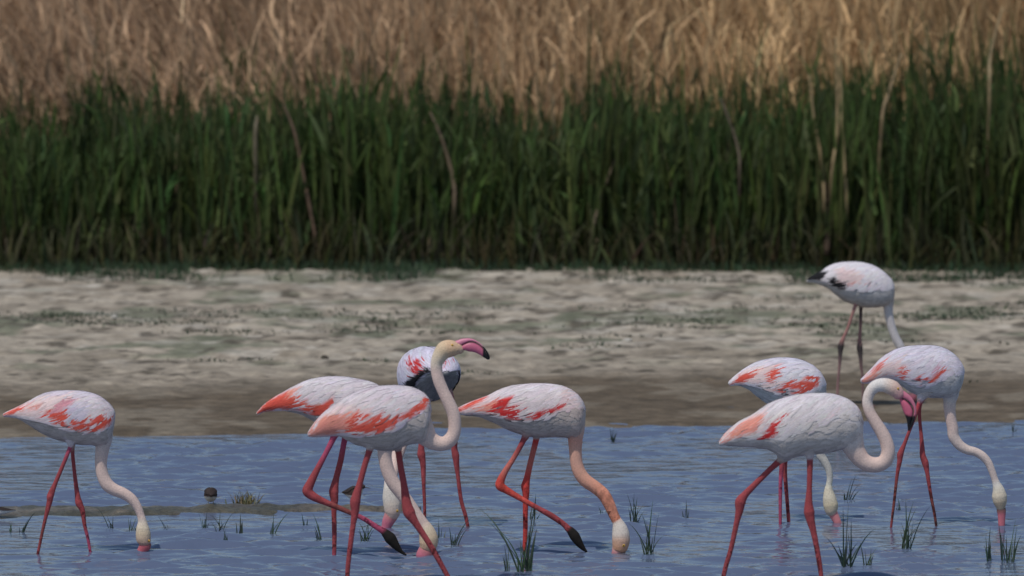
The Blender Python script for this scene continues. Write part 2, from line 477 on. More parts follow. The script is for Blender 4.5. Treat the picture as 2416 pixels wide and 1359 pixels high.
def smooth_path(P, n):
    P = np.asarray(P, float)
    if len(P) < 3:
        t = np.linspace(0, 1, n)[:, None]
        return P[0] * (1 - t) + P[-1] * t
    Q = np.concatenate([[2 * P[0] - P[1]], P, [2 * P[-1] - P[-2]]])
    seg = len(P) - 1
    u = np.linspace(0, seg, n); k = np.minimum(u.astype(int), seg - 1); f = (u - k)[:, None]
    p0, p1, p2, p3 = Q[k], Q[k + 1], Q[k + 2], Q[k + 3]
    return 0.5 * (2 * p1 + (p2 - p0) * f + (2 * p0 - 5 * p1 + 4 * p2 - p3) * f ** 2 + (3 * p1 - p0 - 3 * p2 + p3) * f ** 3)


def tube(P, r, lat=(0, 1, 0), squash=1.0, ns=14, cap=True, cols=None):
    """tube along P with radius r in the plane of the path and r*squash along lat"""
    P = np.asarray(P, float); r = np.broadcast_to(r, len(P)); squash = np.broadcast_to(squash, len(P))
    T = np.gradient(P, axis=0); T /= np.linalg.norm(T, axis=1)[:, None] + 1e-9
    lat = np.asarray(lat, float)
    L = lat - T * (T @ lat)[:, None]; L /= np.linalg.norm(L, axis=1)[:, None] + 1e-9
    Nn = np.cross(T, L)
    a = np.linspace(0, 2 * math.pi, ns, endpoint=False)
    V = P[:, None] + Nn[:, None] * (np.cos(a)[None, :, None] * r[:, None, None]) + L[:, None] * (np.sin(a)[None, :, None] * (r * squash)[:, None, None])
    n = len(P)
    F = []
    for i in range(n - 1):
        for j in range(ns):
            F.append((i * ns + j, i * ns + (j + 1) % ns, (i + 1) * ns + (j + 1) % ns, (i + 1) * ns + j))
    V = V.reshape(-1, 3)
    if cap:
        c0, c1 = len(V), len(V) + 1
        V = np.concatenate([V, [P[0] - T[0] * r[0] * 0.6], [P[-1] + T[-1] * r[-1] * 0.6]])
        for j in range(ns):
            F.append((c0, (j + 1) % ns, j)); F.append((c1, (n - 1) * ns + j, (n - 1) * ns + (j + 1) % ns))
    return V, F


for k, (pts, w, colr, lab) in enumerate(STALKS):
    low = pts[0][1] > 590
    Yd = REED_Y + (0.1 if low else 0.06)
    P = np.array([W(px, py, Yd)[...] for px, py in pts])
    P[:, 1] += np.linspace(0, 0.25, len(P)) * (1 if len(P) > 2 else 0)
    if not low:                                # the stem goes on down to its foot behind the green blades
        f = P[0].copy(); g = P[0] + (P[0] - P[1]) * 0.6
        zg = float(ground_h(np.array([f[0]]), np.array([Yd]))[0]) - 0.03
        foot = np.array([f[0] + np.clip(g[0] - f[0], -0.1, 0.1), Yd + 0.45, zg])
        P[:, 1] += 0.05
        P = np.concatenate([[foot], P])
    Pp = smooth_path(P, 16)
    r = 0.95 * w / 2 / (FPX / Yd) * np.interp(np.linspace(0, 1, 16), [0, 0.5, 1], [0.6, 1, 0.45])
    V, F = tube(Pp, r, squash=0.6, ns=6)
    cc = np.array(colr) * (1.25 if colr[0] > 0.25 else 0.95) * (1 + 0.15 * rng.normal(0, 1, (len(V), 1)))
    base = Pp[0]
    o = mkmesh('dead_reed_stalk', V, F, cc, M_DRY, root=base)
    o.location = base
    tag(o, lab, 'reed stalk', 'pale dead stalks standing out of the reeds')


# ---------------------------------------------------------------- flamingos
WHITE = (0.685, 0.595, 0.605); LILAC = (0.62, 0.55, 0.63); BLUSH = (0.75, 0.57, 0.555)
CORAL = (0.70, 0.100, 0.068); RED = (0.60, 0.035, 0.035); SALMON = (0.76, 0.29, 0.225); DUSTY = (0.66, 0.30, 0.34)
BLACK = (0.012, 0.011, 0.013); BELLY = (0.55, 0.475, 0.435); NECK = (0.74, 0.555, 0.49); HEADC = (0.72, 0.60, 0.46)  # BELLY: dirty grey, lowered further to deepen the shade of the underside
LEG = (0.36, 0.072, 0.078); LEGP = (0.46, 0.085, 0.155); LEGD = (0.24, 0.07, 0.062); BILLP = (0.58, 0.165, 0.235)


def poly_sd(p, poly):
    """signed distance (negative inside) of points p (n,2) to polygon"""
    P = np.asarray(poly, float); n = len(P)
    d = np.full(len(p), 1e18); inside = np.zeros(len(p), bool)
    j = n - 1
    for i in range(n):
        a, b = P[i], P[j]
        e = b - a; w = p - a
        t = np.clip((w @ e) / (e @ e + 1e-9), 0, 1)
        dd = ((w - t[:, None] * e) ** 2).sum(1); d = np.minimum(d, dd)
        c = ((a[1] > p[:, 1]) != (b[1] > p[:, 1]))
        with np.errstate(divide='ignore', invalid='ignore'):
            xx = (b[0] - a[0]) * (p[:, 1] - a[1]) / (b[1] - a[1] + 1e-12) + a[0]
        inside ^= c & (p[:, 0] < xx)
        j = i
    return np.sqrt(d) * np.where(inside, -1, 1)


def chain_arrays(ch, tr, Y0, dflt, tow=0.0):
    """chain rows (x, y, r[, colour[, dy]]) -> arrays of world points, radii and colours, smoothly resampled"""
    pts, rr, cc = [], [], []
    last = dflt; dy = tow
    for row in ch:
        x, y, r = row[:3]
        if len(row) > 3 and row[3] is not None: last = row[3]
        if len(row) > 4: dy = row[4]
        px, py, kk = tr(x, y)
        Yp = Y0 + dy
        pts.append(W(px, py, Yp)); rr.append(r * kk / (FPX / Yp)); cc.append(last)
    n = max(4, 5 * len(pts))
    P = smooth_path(pts, n)
    t = np.linspace(0, len(pts) - 1, n)
    Rr = np.interp(t, np.arange(len(pts)), rr)
    C = np.stack([np.interp(t, np.arange(len(pts)), [c[k] for c in cc]) for k in range(3)], -1)
    return P, Rr, C


def voxelise(V, F, size, smooth_it=2):
    me = bpy.data.meshes.new('tmp'); me.from_pydata([tuple(v) for v in V], [], F); me.update()
    o = bpy.data.objects.new('tmp', me); scn.collection.objects.link(o)
    m = o.modifiers.new('r', 'REMESH'); m.mode = 'VOXEL'; m.voxel_size = size
    s = o.modifiers.new('s', 'SMOOTH'); s.factor = 0.5; s.iterations = smooth_it
    dg = bpy.context.evaluated_depsgraph_get()
    ev = o.evaluated_get(dg); m2 = ev.to_mesh()
    nv = len(m2.vertices)
    co = np.empty(nv * 3, np.float32); m2.vertices.foreach_get('co', co)
    Fq = [tuple(p.vertices) for p in m2.polygons]
    ev.to_mesh_clear()
    bpy.data.objects.remove(o); bpy.data.meshes.remove(me)
    return co.reshape(-1, 3).astype(float), Fq


def ray_tr(ox, oy, k):
    return lambda x, y: (ox + x / k, oy + y / k, 1.0 / k)


TA = ray_tr(0, 880, 2.955); TB = ray_tr(580, 780, 2.3468); TE = ray_tr(1040, 880, 2.8365)
TF = ray_tr(1660, 880, 2.8375); TI = ray_tr(1880, 600, 3.235); TH = ray_tr(1980, 1000, 3.784); TP = ray_tr(0, 0, 1.0)
TC = ray_tr(1000, 780, 11.325)


def loft_pairs(pairs, tr, Y0, wf, lat=None, dys=None, ns=20, n=None, wpx=None):
    """body surface from (top, bottom) outline pairs: returns centre, half vector, lateral vector, half width arrays"""
    T = np.array([tr(*p[0])[:2] for p in pairs]); B = np.array([tr(*p[1])[:2] for p in pairs])
    dys = np.zeros(len(pairs)) if dys is None else np.asarray(dys)
    Tw = np.array([W(a[0], a[1], Y0 + d) for a, d in zip(T, dys)]); Bw = np.array([W(a[0], a[1], Y0 + d) for a, d in zip(B, dys)])
    n = n or len(pairs) * 4
    Tw, Bw = smooth_path(Tw, n), smooth_path(Bw, n)
    Cc = (Tw + Bw) / 2; H = (Tw - Bw) / 2
    ln = np.linalg.norm(H, axis=1)
    u = np.linspace(0, 1, n)
    if wpx is not None:
        wd = np.interp(u, np.linspace(0, 1, len(pairs)), wpx)
    else:
        wd = ln * wf(u)
    return Cc, H, wd


class Body:
    def __init__(s, pairs, tr, Y0, yawl=(0, 1, 0), dys=None, wpx=None, edge=None, wf=None):
        wf = wf or (lambda u: np.interp(u, [0, 0.12, 0.3, 0.6, 0.85, 1], [1.3, 1.0, 0.84, 0.80, 0.80, 0.85]))
        s.C, s.H, s.w = loft_pairs(pairs, tr, Y0, wf, dys=dys, wpx=wpx)
        s.n = len(s.C); s.lat = np.array(yawl, float) / np.linalg.norm(yawl)
        s.Y0 = Y0
        # the angle at which the wing's lower edge runs, station by station
        s.te = np.full(s.n, R(100))
        if edge is not None:
            E = np.array([tr(*p)[:2] for p in edge])
            for i in range(s.n):
                tt = np.linspace(-1, 1, 81)
                P = s.C[i] - s.H[i] * tt[:, None]
                q = proj(P)
                ey = np.interp(q[:, 0], E[:, 0], E[:, 1])
                below = np.where(q[:, 1] > ey)[0]
                k = below[0] if len(below) else 80
                s.te[i] = math.acos(np.clip(-tt[k], -0.98, 0.98))
            ker = np.ones(5) / 5
            s.te = np.convolve(np.pad(s.te, 2, mode='edge'), ker, mode='valid')
        s.arc = np.concatenate([[0], np.cumsum(np.linalg.norm(np.diff(s.C, axis=0), axis=1))])
        s.rad = (np.linalg.norm(s.H, axis=1) + s.w) / 2

    def at(s, f):
        f = np.clip(f, 0, s.n - 1.001); k = f.astype(int); g = (f - k)[..., None]
        C = s.C[k] * (1 - g) + s.C[k + 1] * g; H = s.H[k] * (1 - g) + s.H[k + 1] * g
        w = s.w[k] * (1 - g[..., 0]) + s.w[k + 1] * g[..., 0]
        return C, H, w

    def surf(s, f, th, side, off=0.0):
        """point on the body at station f, angle th from the back down, side -1 near the camera / +1 far"""
        def P(f, th):
            C, H, w = s.at(f)
            sn, cs = np.sin(th), np.cos(th)
            return C + H * (np.sign(cs) * np.abs(cs) ** 0.94)[..., None] + s.lat * (side * w * np.abs(sn) ** 0.94 * np.sign(sn))[..., None]
        p = P(f, th)
        e = 1e-2
        du = P(f + 0.3, th) - P(f - 0.3, th); dv = P(f, th + e) - P(f, th - e)
        nn = np.cross(du, dv); nn /= np.linalg.norm(nn, axis=-1)[..., None] + 1e-12
        C, H, w = s.at(f)
        sg = np.sign(((p - C) * nn).sum(-1)); sg[sg == 0] = 1
        return p + nn * (sg * off)[..., None] if np.ndim(off) else p + nn * sg[..., None] * off

    def mesh(s, ns=26):
        a = np.linspace(0, 2 * math.pi, ns, endpoint=False)
        sn, cs = np.sin(a), np.cos(a)
        V = s.C[:, None] + s.H[:, None] * (np.sign(cs) * np.abs(cs) ** 0.94)[None, :, None] + s.lat * ((np.sign(sn) * np.abs(sn) ** 0.94)[None, :] * s.w[:, None])[..., None]
        F = []
        for i in range(s.n - 1):
            for j in range(ns):
                F.append((i * ns + j, i * ns + (j + 1) % ns, (i + 1) * ns + (j + 1) % ns, (i + 1) * ns + j))
        F.append(tuple(range(ns))[::-1]); F.append(tuple((s.n - 1) * ns + j for j in range(ns)))
        return V.reshape(-1, 3), F


def flamingo(label, tr, Y0, pairs, edge, neck, legs, polys, base=WHITE, top=LILAC, belly=BELLY, yawl=(0, 1, 0), dys=None, wpx=None,
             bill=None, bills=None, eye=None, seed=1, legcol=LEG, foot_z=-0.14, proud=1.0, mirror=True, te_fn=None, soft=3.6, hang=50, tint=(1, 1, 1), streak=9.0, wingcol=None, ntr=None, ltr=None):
    r = np.random.default_rng(seed)
    body = Body(pairs, tr, Y0, yawl, dys, wpx, edge)
    if te_fn: body.te = R(1) * te_fn(np.linspace(0, 1, body.n))
    ntr = ntr or tr; ltr = ltr or tr
    parts = [body.mesh()]
    # neck and head
    nP, nR, nC = chain_arrays(neck, ntr, Y0, NECK)
    V, F = tube(nP, nR, squash=0.92, ns=18); parts.append((V, F))
    chains = [(nP, nR, nC)]
    root = None; feet = []
    for li, (ch, toff, down) in enumerate(legs):
        ch = [list(w) for w in ch]
        for i in range(3, len(ch) - 1):
            if ch[i][2] > ch[i - 1][2] and ch[i][2] >= ch[i + 1][2] and not (len(ch[i]) > 3 and ch[i][3] and ch[i][3][0] < 0.03):
                ch[i][2] *= 1.13
        P, Rr, C = chain_arrays(ch, ltr, Y0, legcol, toff)
        if down:
            e = P[-1]; dirn = P[-1] - P[-6]; dirn /= np.linalg.norm(dirn)
            k = (foot_z - e[2]) / min(dirn[2], -0.3)
            f = e + dirn * k
            P = np.concatenate([P, [e * 0.5 + f * 0.5, f]]); Rr = np.concatenate([Rr, [Rr[-1]] * 2]); C = np.concatenate([C, [C[-1]] * 2])
            feet.append(f)
            for an in (-0.5, 0.0, 0.5):
                q = f + np.array([math.cos(an) * 0.09, math.sin(an) * 0.09, 0.0])
                tP = np.linspace(f, q, 4); tP[:, 2] += 0.006
                parts.append(tube(tP, np.array([0.008, 0.007, 0.006, 0.004]), ns=8))
                chains.append((tP, np.full(4, 0.008), np.tile(C[-1], (4, 1))))
        V, F = tube(P, Rr, squash=0.9, ns=12); parts.append((V, F))
        chains.append((P, Rr, C))
    Vs, Fs, o = [], [], 0
    for V, F in parts:
        Vs.append(V); Fs += [tuple(i + o for i in f) for f in F]; o += len(V)
    V, F = voxelise(np.concatenate(Vs), Fs, 0.0048, 1)
    # colours
    q = proj(V)
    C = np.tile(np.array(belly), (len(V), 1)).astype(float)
    best = np.full(len(V), 1e9); cc = np.zeros_like(C)
    for P, Rr, Cc in chains:
        A = P[:-1]; E = P[1:] - A; EE = (E ** 2).sum(1) + 1e-12
        for i in range(len(A)):
            m = np.abs(V - A[i]).max(1) < 0.22
            if not m.any(): continue
            w = V[m] - A[i]; t = np.clip((w @ E[i]) / EE[i], 0, 1)
            dd = np.linalg.norm(w - t[:, None] * E[i], axis=1) - (Rr[i] * (1 - t) + Rr[i + 1] * t)
            bb = best[m]; upd = dd < bb
            ii = np.where(m)[0][upd]
            best[ii] = dd[upd]; cc[ii] = (Cc[i] * (1 - t[upd, None]) + Cc[i + 1] * t[upd, None])
    wch = (1 - sstep(0.002, 0.014, best))[:, None]
    # plumage colour above; belly colour below, with underside shade painted in
    nz = N1.fbm(q[:, 0] * 0.05 + seed * 9, q[:, 1] * 0.05, 3)
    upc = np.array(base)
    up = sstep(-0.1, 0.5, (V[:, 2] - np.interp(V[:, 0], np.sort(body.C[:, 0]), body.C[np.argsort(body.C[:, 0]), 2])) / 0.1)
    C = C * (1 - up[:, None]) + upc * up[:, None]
    C *= (0.93 + 0.14 * nz)[:, None]
    C = C * (1 - wch) + cc * wch
    # mud and scale marks on the lower legs
    low = (V[:, 2] < 0.42) & (best < 0.02)
    sc = N2.fbm(V[:, 0] * 60, V[:, 2] * 45 + V[:, 1] * 60, 3)
    legm = low & (C[:, 0] > 2.2 * C[:, 1])
    C[legm] *= (0.55 + 0.85 * sc[legm])[:, None]
    spk = legm & (sc > 0.62) & (V[:, 2] < 0.25)
    C[spk] = C[spk] * 0.3
    basept = np.mean(feet, 0) if feet else body.C[body.n // 2]
    basept = np.array([basept[0], basept[1], foot_z])
    root = bpy.data.objects.new('flamingo', None); root.empty_display_size = 0.2
    scn.collection.objects.link(root); root.location = basept
    tag(root, label, 'flamingo', 'flamingos wading and feeding')
    mkmesh('body', V, F, C * np.array(tint), M_BODY, root, root=basept)

    # wings: a shell over the flank, then overlapping feathers on it
    def colour_at(P, cent, jit, side):
        P2 = P.copy()
        if side > 0 and mirror:                       # far side mirrors the near one
            P2 = P2 - body.lat * (2 * ((P2 - body.C[body.n // 2]) @ body.lat))[:, None]
        qq = proj(P2) * 0.7 + proj(cent)[:1] * 0.3 + jit
        wc = np.array(wingcol or base)
        out = np.tile(wc, (len(P), 1)).astype(float)
        hgt = np.clip(sstep(0.35, 1.0, ((P[:, 2] - body.C[:, 2].mean()) / (np.abs(body.H[:, 2]).max()))), 0, 1)
        out = out * (1 - 0.6 * hgt[:, None]) + np.array(top) * 0.6 * hgt[:, None]  # lilac cast of the sky on the back, painted in by height
        for colr, pl in polys:
            pp = np.array([tr(*p)[:2] for p in pl])
            sdv = poly_sd(qq, pp)
            w = (1 - sstep(-soft, soft, sdv))[:, None]
            out = out * (1 - w) + np.array(colr) * w
        return out
    for side in (-1, 1):
        nf, nt_ = body.n - 3, 16
        fs = np.linspace(0.6, body.n - 2.2, nf)
        tes = np.interp(fs, np.arange(body.n), body.te)
        tt = np.linspace(0.02, 1, nt_)
        Fg = np.repeat(fs[:, None], nt_, 1); Tg = tes[:, None] * tt[None]
        endf = proud * np.interp(fs / (body.n - 1), [0, 0.06, 0.2, 0.55, 0.8, 1], [0.3, 0.6, 1, 0.8, 0.2, 0.0])
        off = (0.003 + 0.007 * sstep(0.35, 0.95, tt)[None] * endf[:, None])
        off = off * np.ones_like(Fg) * (1 - (1 - endf[:, None].clip(0, 1)) * sstep(0.6, 1.0, tt)[None] * 1.4)
        sf = np.maximum(1 - proud, sstep(0.42, 0.75, fs / (body.n - 1)) * 0.9)[:, None]
        off = off - 0.006 * sf * sstep(0.45, 0.95, tt)[None]
        off[:, -1] = np.minimum(off[:, -1], -0.0025)
        Vw = body.surf(Fg.ravel(), Tg.ravel(), side, off.ravel())
        cw = np.concatenate([colour_at(Vw[i:i + 1], Vw[i:i + 1], 0, side) for i in range(len(Vw))])
        wing = mkmesh('wing', Vw, grid_faces(nf, nt_), cw * 0.97 * np.array(tint), M_FEATHER, root, root=basept)
        sm = wing.modifiers.new('s', 'SUBSURF'); sm.levels = 1; sm.render_levels = 1
        for kind in ('covert_plumage', 'scapular_plumage'):
            VV, FF, CC, o = [], [], [], 0
            if kind == 'covert_plumage':
                na = 210
            else:
                na = 300
            for i in range(na):
                f0 = r.uniform(0.10, 0.97) * (body.n - 1)
                te = np.interp(f0, np.arange(body.n), body.te)
                u = f0 / (body.n - 1)
                if kind == 'covert_plumage':
                    th0 = te * r.uniform(0.62, 0.97); L = r.uniform(0.04, 0.07) + 0.03 * (1 - u); wd = r.uniform(0.006, 0.011); ang = R(np.interp(u, [0, 0.25, 0.6, 1], [6, 20, hang * 0.8, hang]) + r.normal(0, 6)); lift = 0.0006
                else:
                    th0 = te * r.uniform(0.02, 0.72); L = r.uniform(0.05, 0.11) * (0.65 + 0.5 * math.sin(math.pi * u)); wd = r.uniform(0.006, 0.012)
                    ang = R(np.interp(u, [0, 0.25, 0.6, 1], [6, 24, hang, hang + 8]) + r.normal(0, 6)); lift = 0.0008
                nst = 6
                sN = np.linspace(0, 1, nst)
                rad = np.interp(f0, np.arange(body.n), body.rad)
                dper = (body.arc[-1] / (body.n - 1))
                f = f0 - sN * L * math.cos(ang) / dper
                th = th0 + sN * L * math.sin(ang) / max(rad, 0.03) * (1 - 0.3 * sN)
                lim = np.interp(f, np.arange(body.n), body.te)
                lim = lim + r.uniform(0, 0.38) * max(1 - proud, float(sstep(0.42, 0.75, u)) * 0.9)
                tn = min(th[-1], lim[-1] + 0.01)
                th = th0 + (th - th0) * np.clip((tn - th0) / max(th[-1] - th0, 1e-3), 0.0, 1)
                lift = lift * (0.35 + 0.65 * proud) * (1 - 0.5 * sstep(0.7, 1, u))
                if f[-1] < 0.2:
                    continue
                prof = wd * np.array([0.45, 0.85, 1.0, 0.95, 0.62, 0.12])
                pr = np.interp(f, np.arange(body.n), body.rad)
                ca, sa = math.cos(ang), math.sin(ang)
                rows = []
                bl = np.interp(th / np.maximum(lim, 0.1), [0.35, 0.95], [0, 1])
                eoff = 0.0035 + 0.007 * bl * proud * np.interp(f / (body.n - 1), [0, 0.06, 0.2, 0.55, 0.8, 1], [0.3, 0.6, 1, 0.8, 0.2, 0.0])
                sfu = max(1 - proud, float(sstep(0.42, 0.75, u)) * 0.9)
                eoff = eoff - 0.0032 * sfu * sstep(0.4, 1.0, th / max(te, 0.2))
                for sgn in (-1, 0, 1):
                    ff = f + sgn * prof * sa / dper
                    tth = np.minimum(th + sgn * prof * ca / np.maximum(pr, 0.03), lim + 0.03)
                    oo = eoff + lift * sN + (0.0009 if sgn == 0 else 0.0) + r.uniform(0, 0.0006)
                    rows.append(body.surf(ff, tth, side, oo))
                P = np.stack(rows, 1)                      # nst,3,3
                cent = P[3, 1][None]
                jit = r.normal(0, 1.5, 2) + r.normal(0, streak) * np.array([-ca, sa])
                c = colour_at(P.reshape(-1, 3), cent, jit, side)
                c = c * (1 + r.normal(0, 0.055)) * (1 + r.normal(0, 0.02, 3))
                shade = np.repeat(np.array([0.90, 0.93, 0.98, 1.03, 1.06, 1.06]), 3)[:, None]
                c = c * shade
                VV.append(P.reshape(-1, 3)); CC.append(c)
                FF.append(grid_faces(nst, 3) + o); o += nst * 3
            mkmesh(kind, np.concatenate(VV), np.concatenate(FF), np.concatenate(CC) * np.array(tint), M_FEATHER, wing, root=basept)
    # short soft feathers of belly and breast
    VV, FF, CC, o = [], [], [], 0
    for side in (-1, 1):
        for i in range(230):
            f0 = r.uniform(0.12, 0.96) * (body.n - 1); u = f0 / (body.n - 1)
            te = np.interp(f0, np.arange(body.n), body.te)
            th0 = r.uniform(te - 0.25, R(172)); L = r.uniform(0.03, 0.065); wd = r.uniform(0.007, 0.013)
            ang = R(r.normal(-4 + 22 * u, 9)); sN = np.linspace(0, 1, 6); ca, sa = math.cos(ang), math.sin(ang)
            rad = np.interp(f0, np.arange(body.n), body.rad); dper = body.arc[-1] / (body.n - 1)
            f = f0 - sN * L * ca / dper; th = np.minimum(th0 + sN * L * sa / max(rad, 0.03), R(178))
            if f[-1] < 0.3: continue
            prof = wd * np.array([0.5, 0.9, 1.0, 0.9, 0.6, 0.15])
            P = np.stack([body.surf(f + sg * prof * sa / dper, th + sg * prof * ca / max(rad, 0.03), side, 0.0002 + 0.0022 * sN + (0.0006 if sg == 0 else 0)) for sg in (-1, 0, 1)], 1)
            mixw = np.clip((te + 0.1 - th0) / 0.3, 0, 1)
            breast = sstep(0.6, 0.95, u)
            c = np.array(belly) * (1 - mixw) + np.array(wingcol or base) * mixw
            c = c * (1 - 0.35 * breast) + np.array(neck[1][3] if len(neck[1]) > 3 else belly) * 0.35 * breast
            c = np.tile(c * (1 + r.normal(0, 0.07)), (18, 1)) * np.repeat([0.93, 0.96, 1, 1.03, 1.05, 1.06], 3)[:, None]
            VV.append(P.reshape(-1, 3)); CC.append(c); FF.append(grid_faces(6, 3) + o); o += 18
    mkmesh('breast_plumage', np.concatenate(VV), np.concatenate(FF), np.concatenate(CC) * np.array(tint), M_FEATHER, root, root=basept)
    # bill in the water: a bent tapering tube
    if bill:
        P, Rr, Cb = chain_arrays(bill, ntr, Y0, BILLP)
        Vb, Fb = tube(P, Rr, squash=0.75, ns=14)
        Cv = np.concatenate([np.repeat(Cb, 14, 0), Cb[:1], Cb[-1:]])
        mkmesh('bill', Vb, Fb, Cv, M_BILL, root, root=basept)
    if bills:
        for nm, prs, btr, blackfn, colb, hwid in bills:
            Cc, H, wd = loft_pairs(prs, btr, Y0, None, wpx=hwid)
            ns = 14; a = np.linspace(0, 2 * math.pi, ns, endpoint=False)
            Vb = (Cc[:, None] + H[:, None] * np.cos(a)[None, :, None] + np.array([0, 1.0, 0]) * (np.sin(a)[None, :] * wd[:, None])[..., None]).reshape(-1, 3)
            Fb = [(i * ns + j, i * ns + (j + 1) % ns, (i + 1) * ns + (j + 1) % ns, (i + 1) * ns + j) for i in range(len(Cc) - 1) for j in range(ns)]
            Fb.append(tuple(range(ns))[::-1]); Fb.append(tuple((len(Cc) - 1) * ns + j for j in range(ns)))
            qb = proj(Vb); blk = blackfn(qb)[:, None]
            # dark cutting edge of each mandible
            ed = np.tile(np.cos(a), len(Cc)); k = (ed < -0.86) if nm == 'upper_bill' else (ed > 0.90)
            blk = np.maximum(blk, (k * 0.9)[:, None])
            if nm == 'lower_bill':
                blk = np.maximum(blk, ((ed < -0.93) * 0.8)[:, None])
            mkmesh(nm, Vb, Fb, np.array(colb) * (1 - blk) + np.array(BLACK) * blk, M_BILL, root, root=basept)
    if eye:
        ex, ey_, er = eye[:3]; etr = eye[3] if len(eye) > 3 else ntr
        px, py, kk = etr(ex, ey_)
        # nearest head radius gives the eye its depth, on the near cheek; a second eye on the far one
        Q = W(px, py, Y0)
        dd = np.linalg.norm((nP - Q)[:, [0, 2]], axis=1); i = int(np.argmin(dd))
        hr = nR[i] * 0.92; g = math.sqrt(max(1 - (dd[i] / nR[i]) ** 2, 0.08))
        er = er * kk / (FPX / Y0)
        for side in (-1, 1):
            c = np.array([Q[0], nP[i][1] + side * hr * g * 0.93, Q[2]])
            th, ph = np.meshgrid(np.linspace(0, math.pi, 9), np.linspace(0, 2 * math.pi, 13), indexing='ij')
            S = np.stack([np.sin(th) * np.cos(ph), np.sin(th) * np.sin(ph), np.cos(th)], -1).reshape(-1, 3)
            eo = mkmesh('eye', c + S * er * np.array([1, 0.7, 1]), grid_faces(9, 13), np.array([0.72, 0.40, 0.05]), M_EYE, root, root=basept)
            mkmesh('pupil', c + np.array([0, side * er * 0.45, 0]) + S * er * np.array([0.45, 0.4, 0.45]), grid_faces(9, 13), np.array([0.01, 0.01, 0.01]), M_EYE, eo, root=basept)
    return root


def Yat(py):
    return float(G(1208, py)[1])


H_ = HEADC; N_ = NECK; LP = LEGP; LD = LEGD; BK = (0.02, 0.017, 0.015)
noblack = lambda q: np.zeros(len(q))

# 1: leftmost, feeding
flamingo('leftmost flamingo feeding with its bill in the water and coral wing edge', TA, Yat(1306),
    [((15, 290), (18, 299)), ((70, 264), (75, 301)), ((130, 236), (150, 330)), ((200, 200), (235, 383)), ((270, 160), (310, 430)), ((345, 134), (390, 462)), ((430, 125), (470, 482)),
     ((520, 124), (545, 498)), ((610, 133), (625, 502)), ((690, 160), (690, 508)), ((750, 205), (742, 500)), ((788, 250), (775, 450)), ((804, 290), (795, 380))],
    [(20, 299), (60, 299), (150, 302), (250, 318), (340, 332), (400, 350), (480, 377), (560, 394), (640, 400), (720, 382), (790, 335)],
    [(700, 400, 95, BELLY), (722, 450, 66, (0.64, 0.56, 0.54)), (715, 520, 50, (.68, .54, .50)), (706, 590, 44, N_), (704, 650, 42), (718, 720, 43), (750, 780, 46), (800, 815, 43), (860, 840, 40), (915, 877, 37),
     (955, 930, 32), (980, 990, 27), (992, 1035, 31, (.74, .62, .52)), (995, 1080, 46, (.72, .61, .47)), (998, 1120, 53, (.66, .52, .37)), (1000, 1153, 53, (.62, .45, .33)), (1004, 1182, 47, (.56, .34, .27)), (1002, 1200, 34)],
    [([(485, 450, 40, WHITE), (492, 495, 26, WHITE), (488, 520, 15, LP), (440, 640, 14, LEG), (385, 770, 16), (352, 855, 23), (345, 900, 21), (320, 1000, 14), (295, 1110, 12, LD), (272, 1220, 11, LEG)], -0.05, True),
     ([(510, 450, 36, BELLY), (505, 500, 22, BELLY), (506, 560, 14, LEG), (520, 700, 14), (538, 840, 18), (550, 905, 24), (575, 960, 19), (590, 1060, 14), (612, 1150, 12, LP), (630, 1250, 11)], 0.05, True)],
    [(BLUSH, [(60, 300), (200, 200), (470, 140), (530, 200), (470, 330), (300, 320)]),
     (CORAL, [(10, 292), (80, 255), (180, 215), (188, 235), (110, 278), (60, 300)]), (SALMON, [(180, 240), (290, 215), (262, 252), (190, 264)]),
     (CORAL, [(308, 295), (335, 250), (360, 290), (440, 272), (468, 262), (460, 320), (500, 345), (560, 345), (602, 318), (606, 380), (650, 335), (690, 290), (728, 284), (742, 322), (788, 312), (785, 345), (700, 392), (640, 410), (560, 400), (480, 378), (390, 348), (320, 325)]),
     (DUSTY, [(370, 240), (440, 190), (520, 180), (490, 240), (420, 285), (365, 290), (355, 260)]),
     (LILAC, [(465, 300), (475, 215), (620, 225), (590, 330), (530, 345), (480, 325)])],
    bill=[(1020, 1180, 38, (.22, .10, .09)), (1010, 1205, 43, (.52, .13, .15)), (996, 1228, 36, (.54, .13, .16)), (976, 1256, 27), (960, 1300, 26), (930, 1345, 18, BLACK)], eye=(1038, 1168, 10), seed=3)

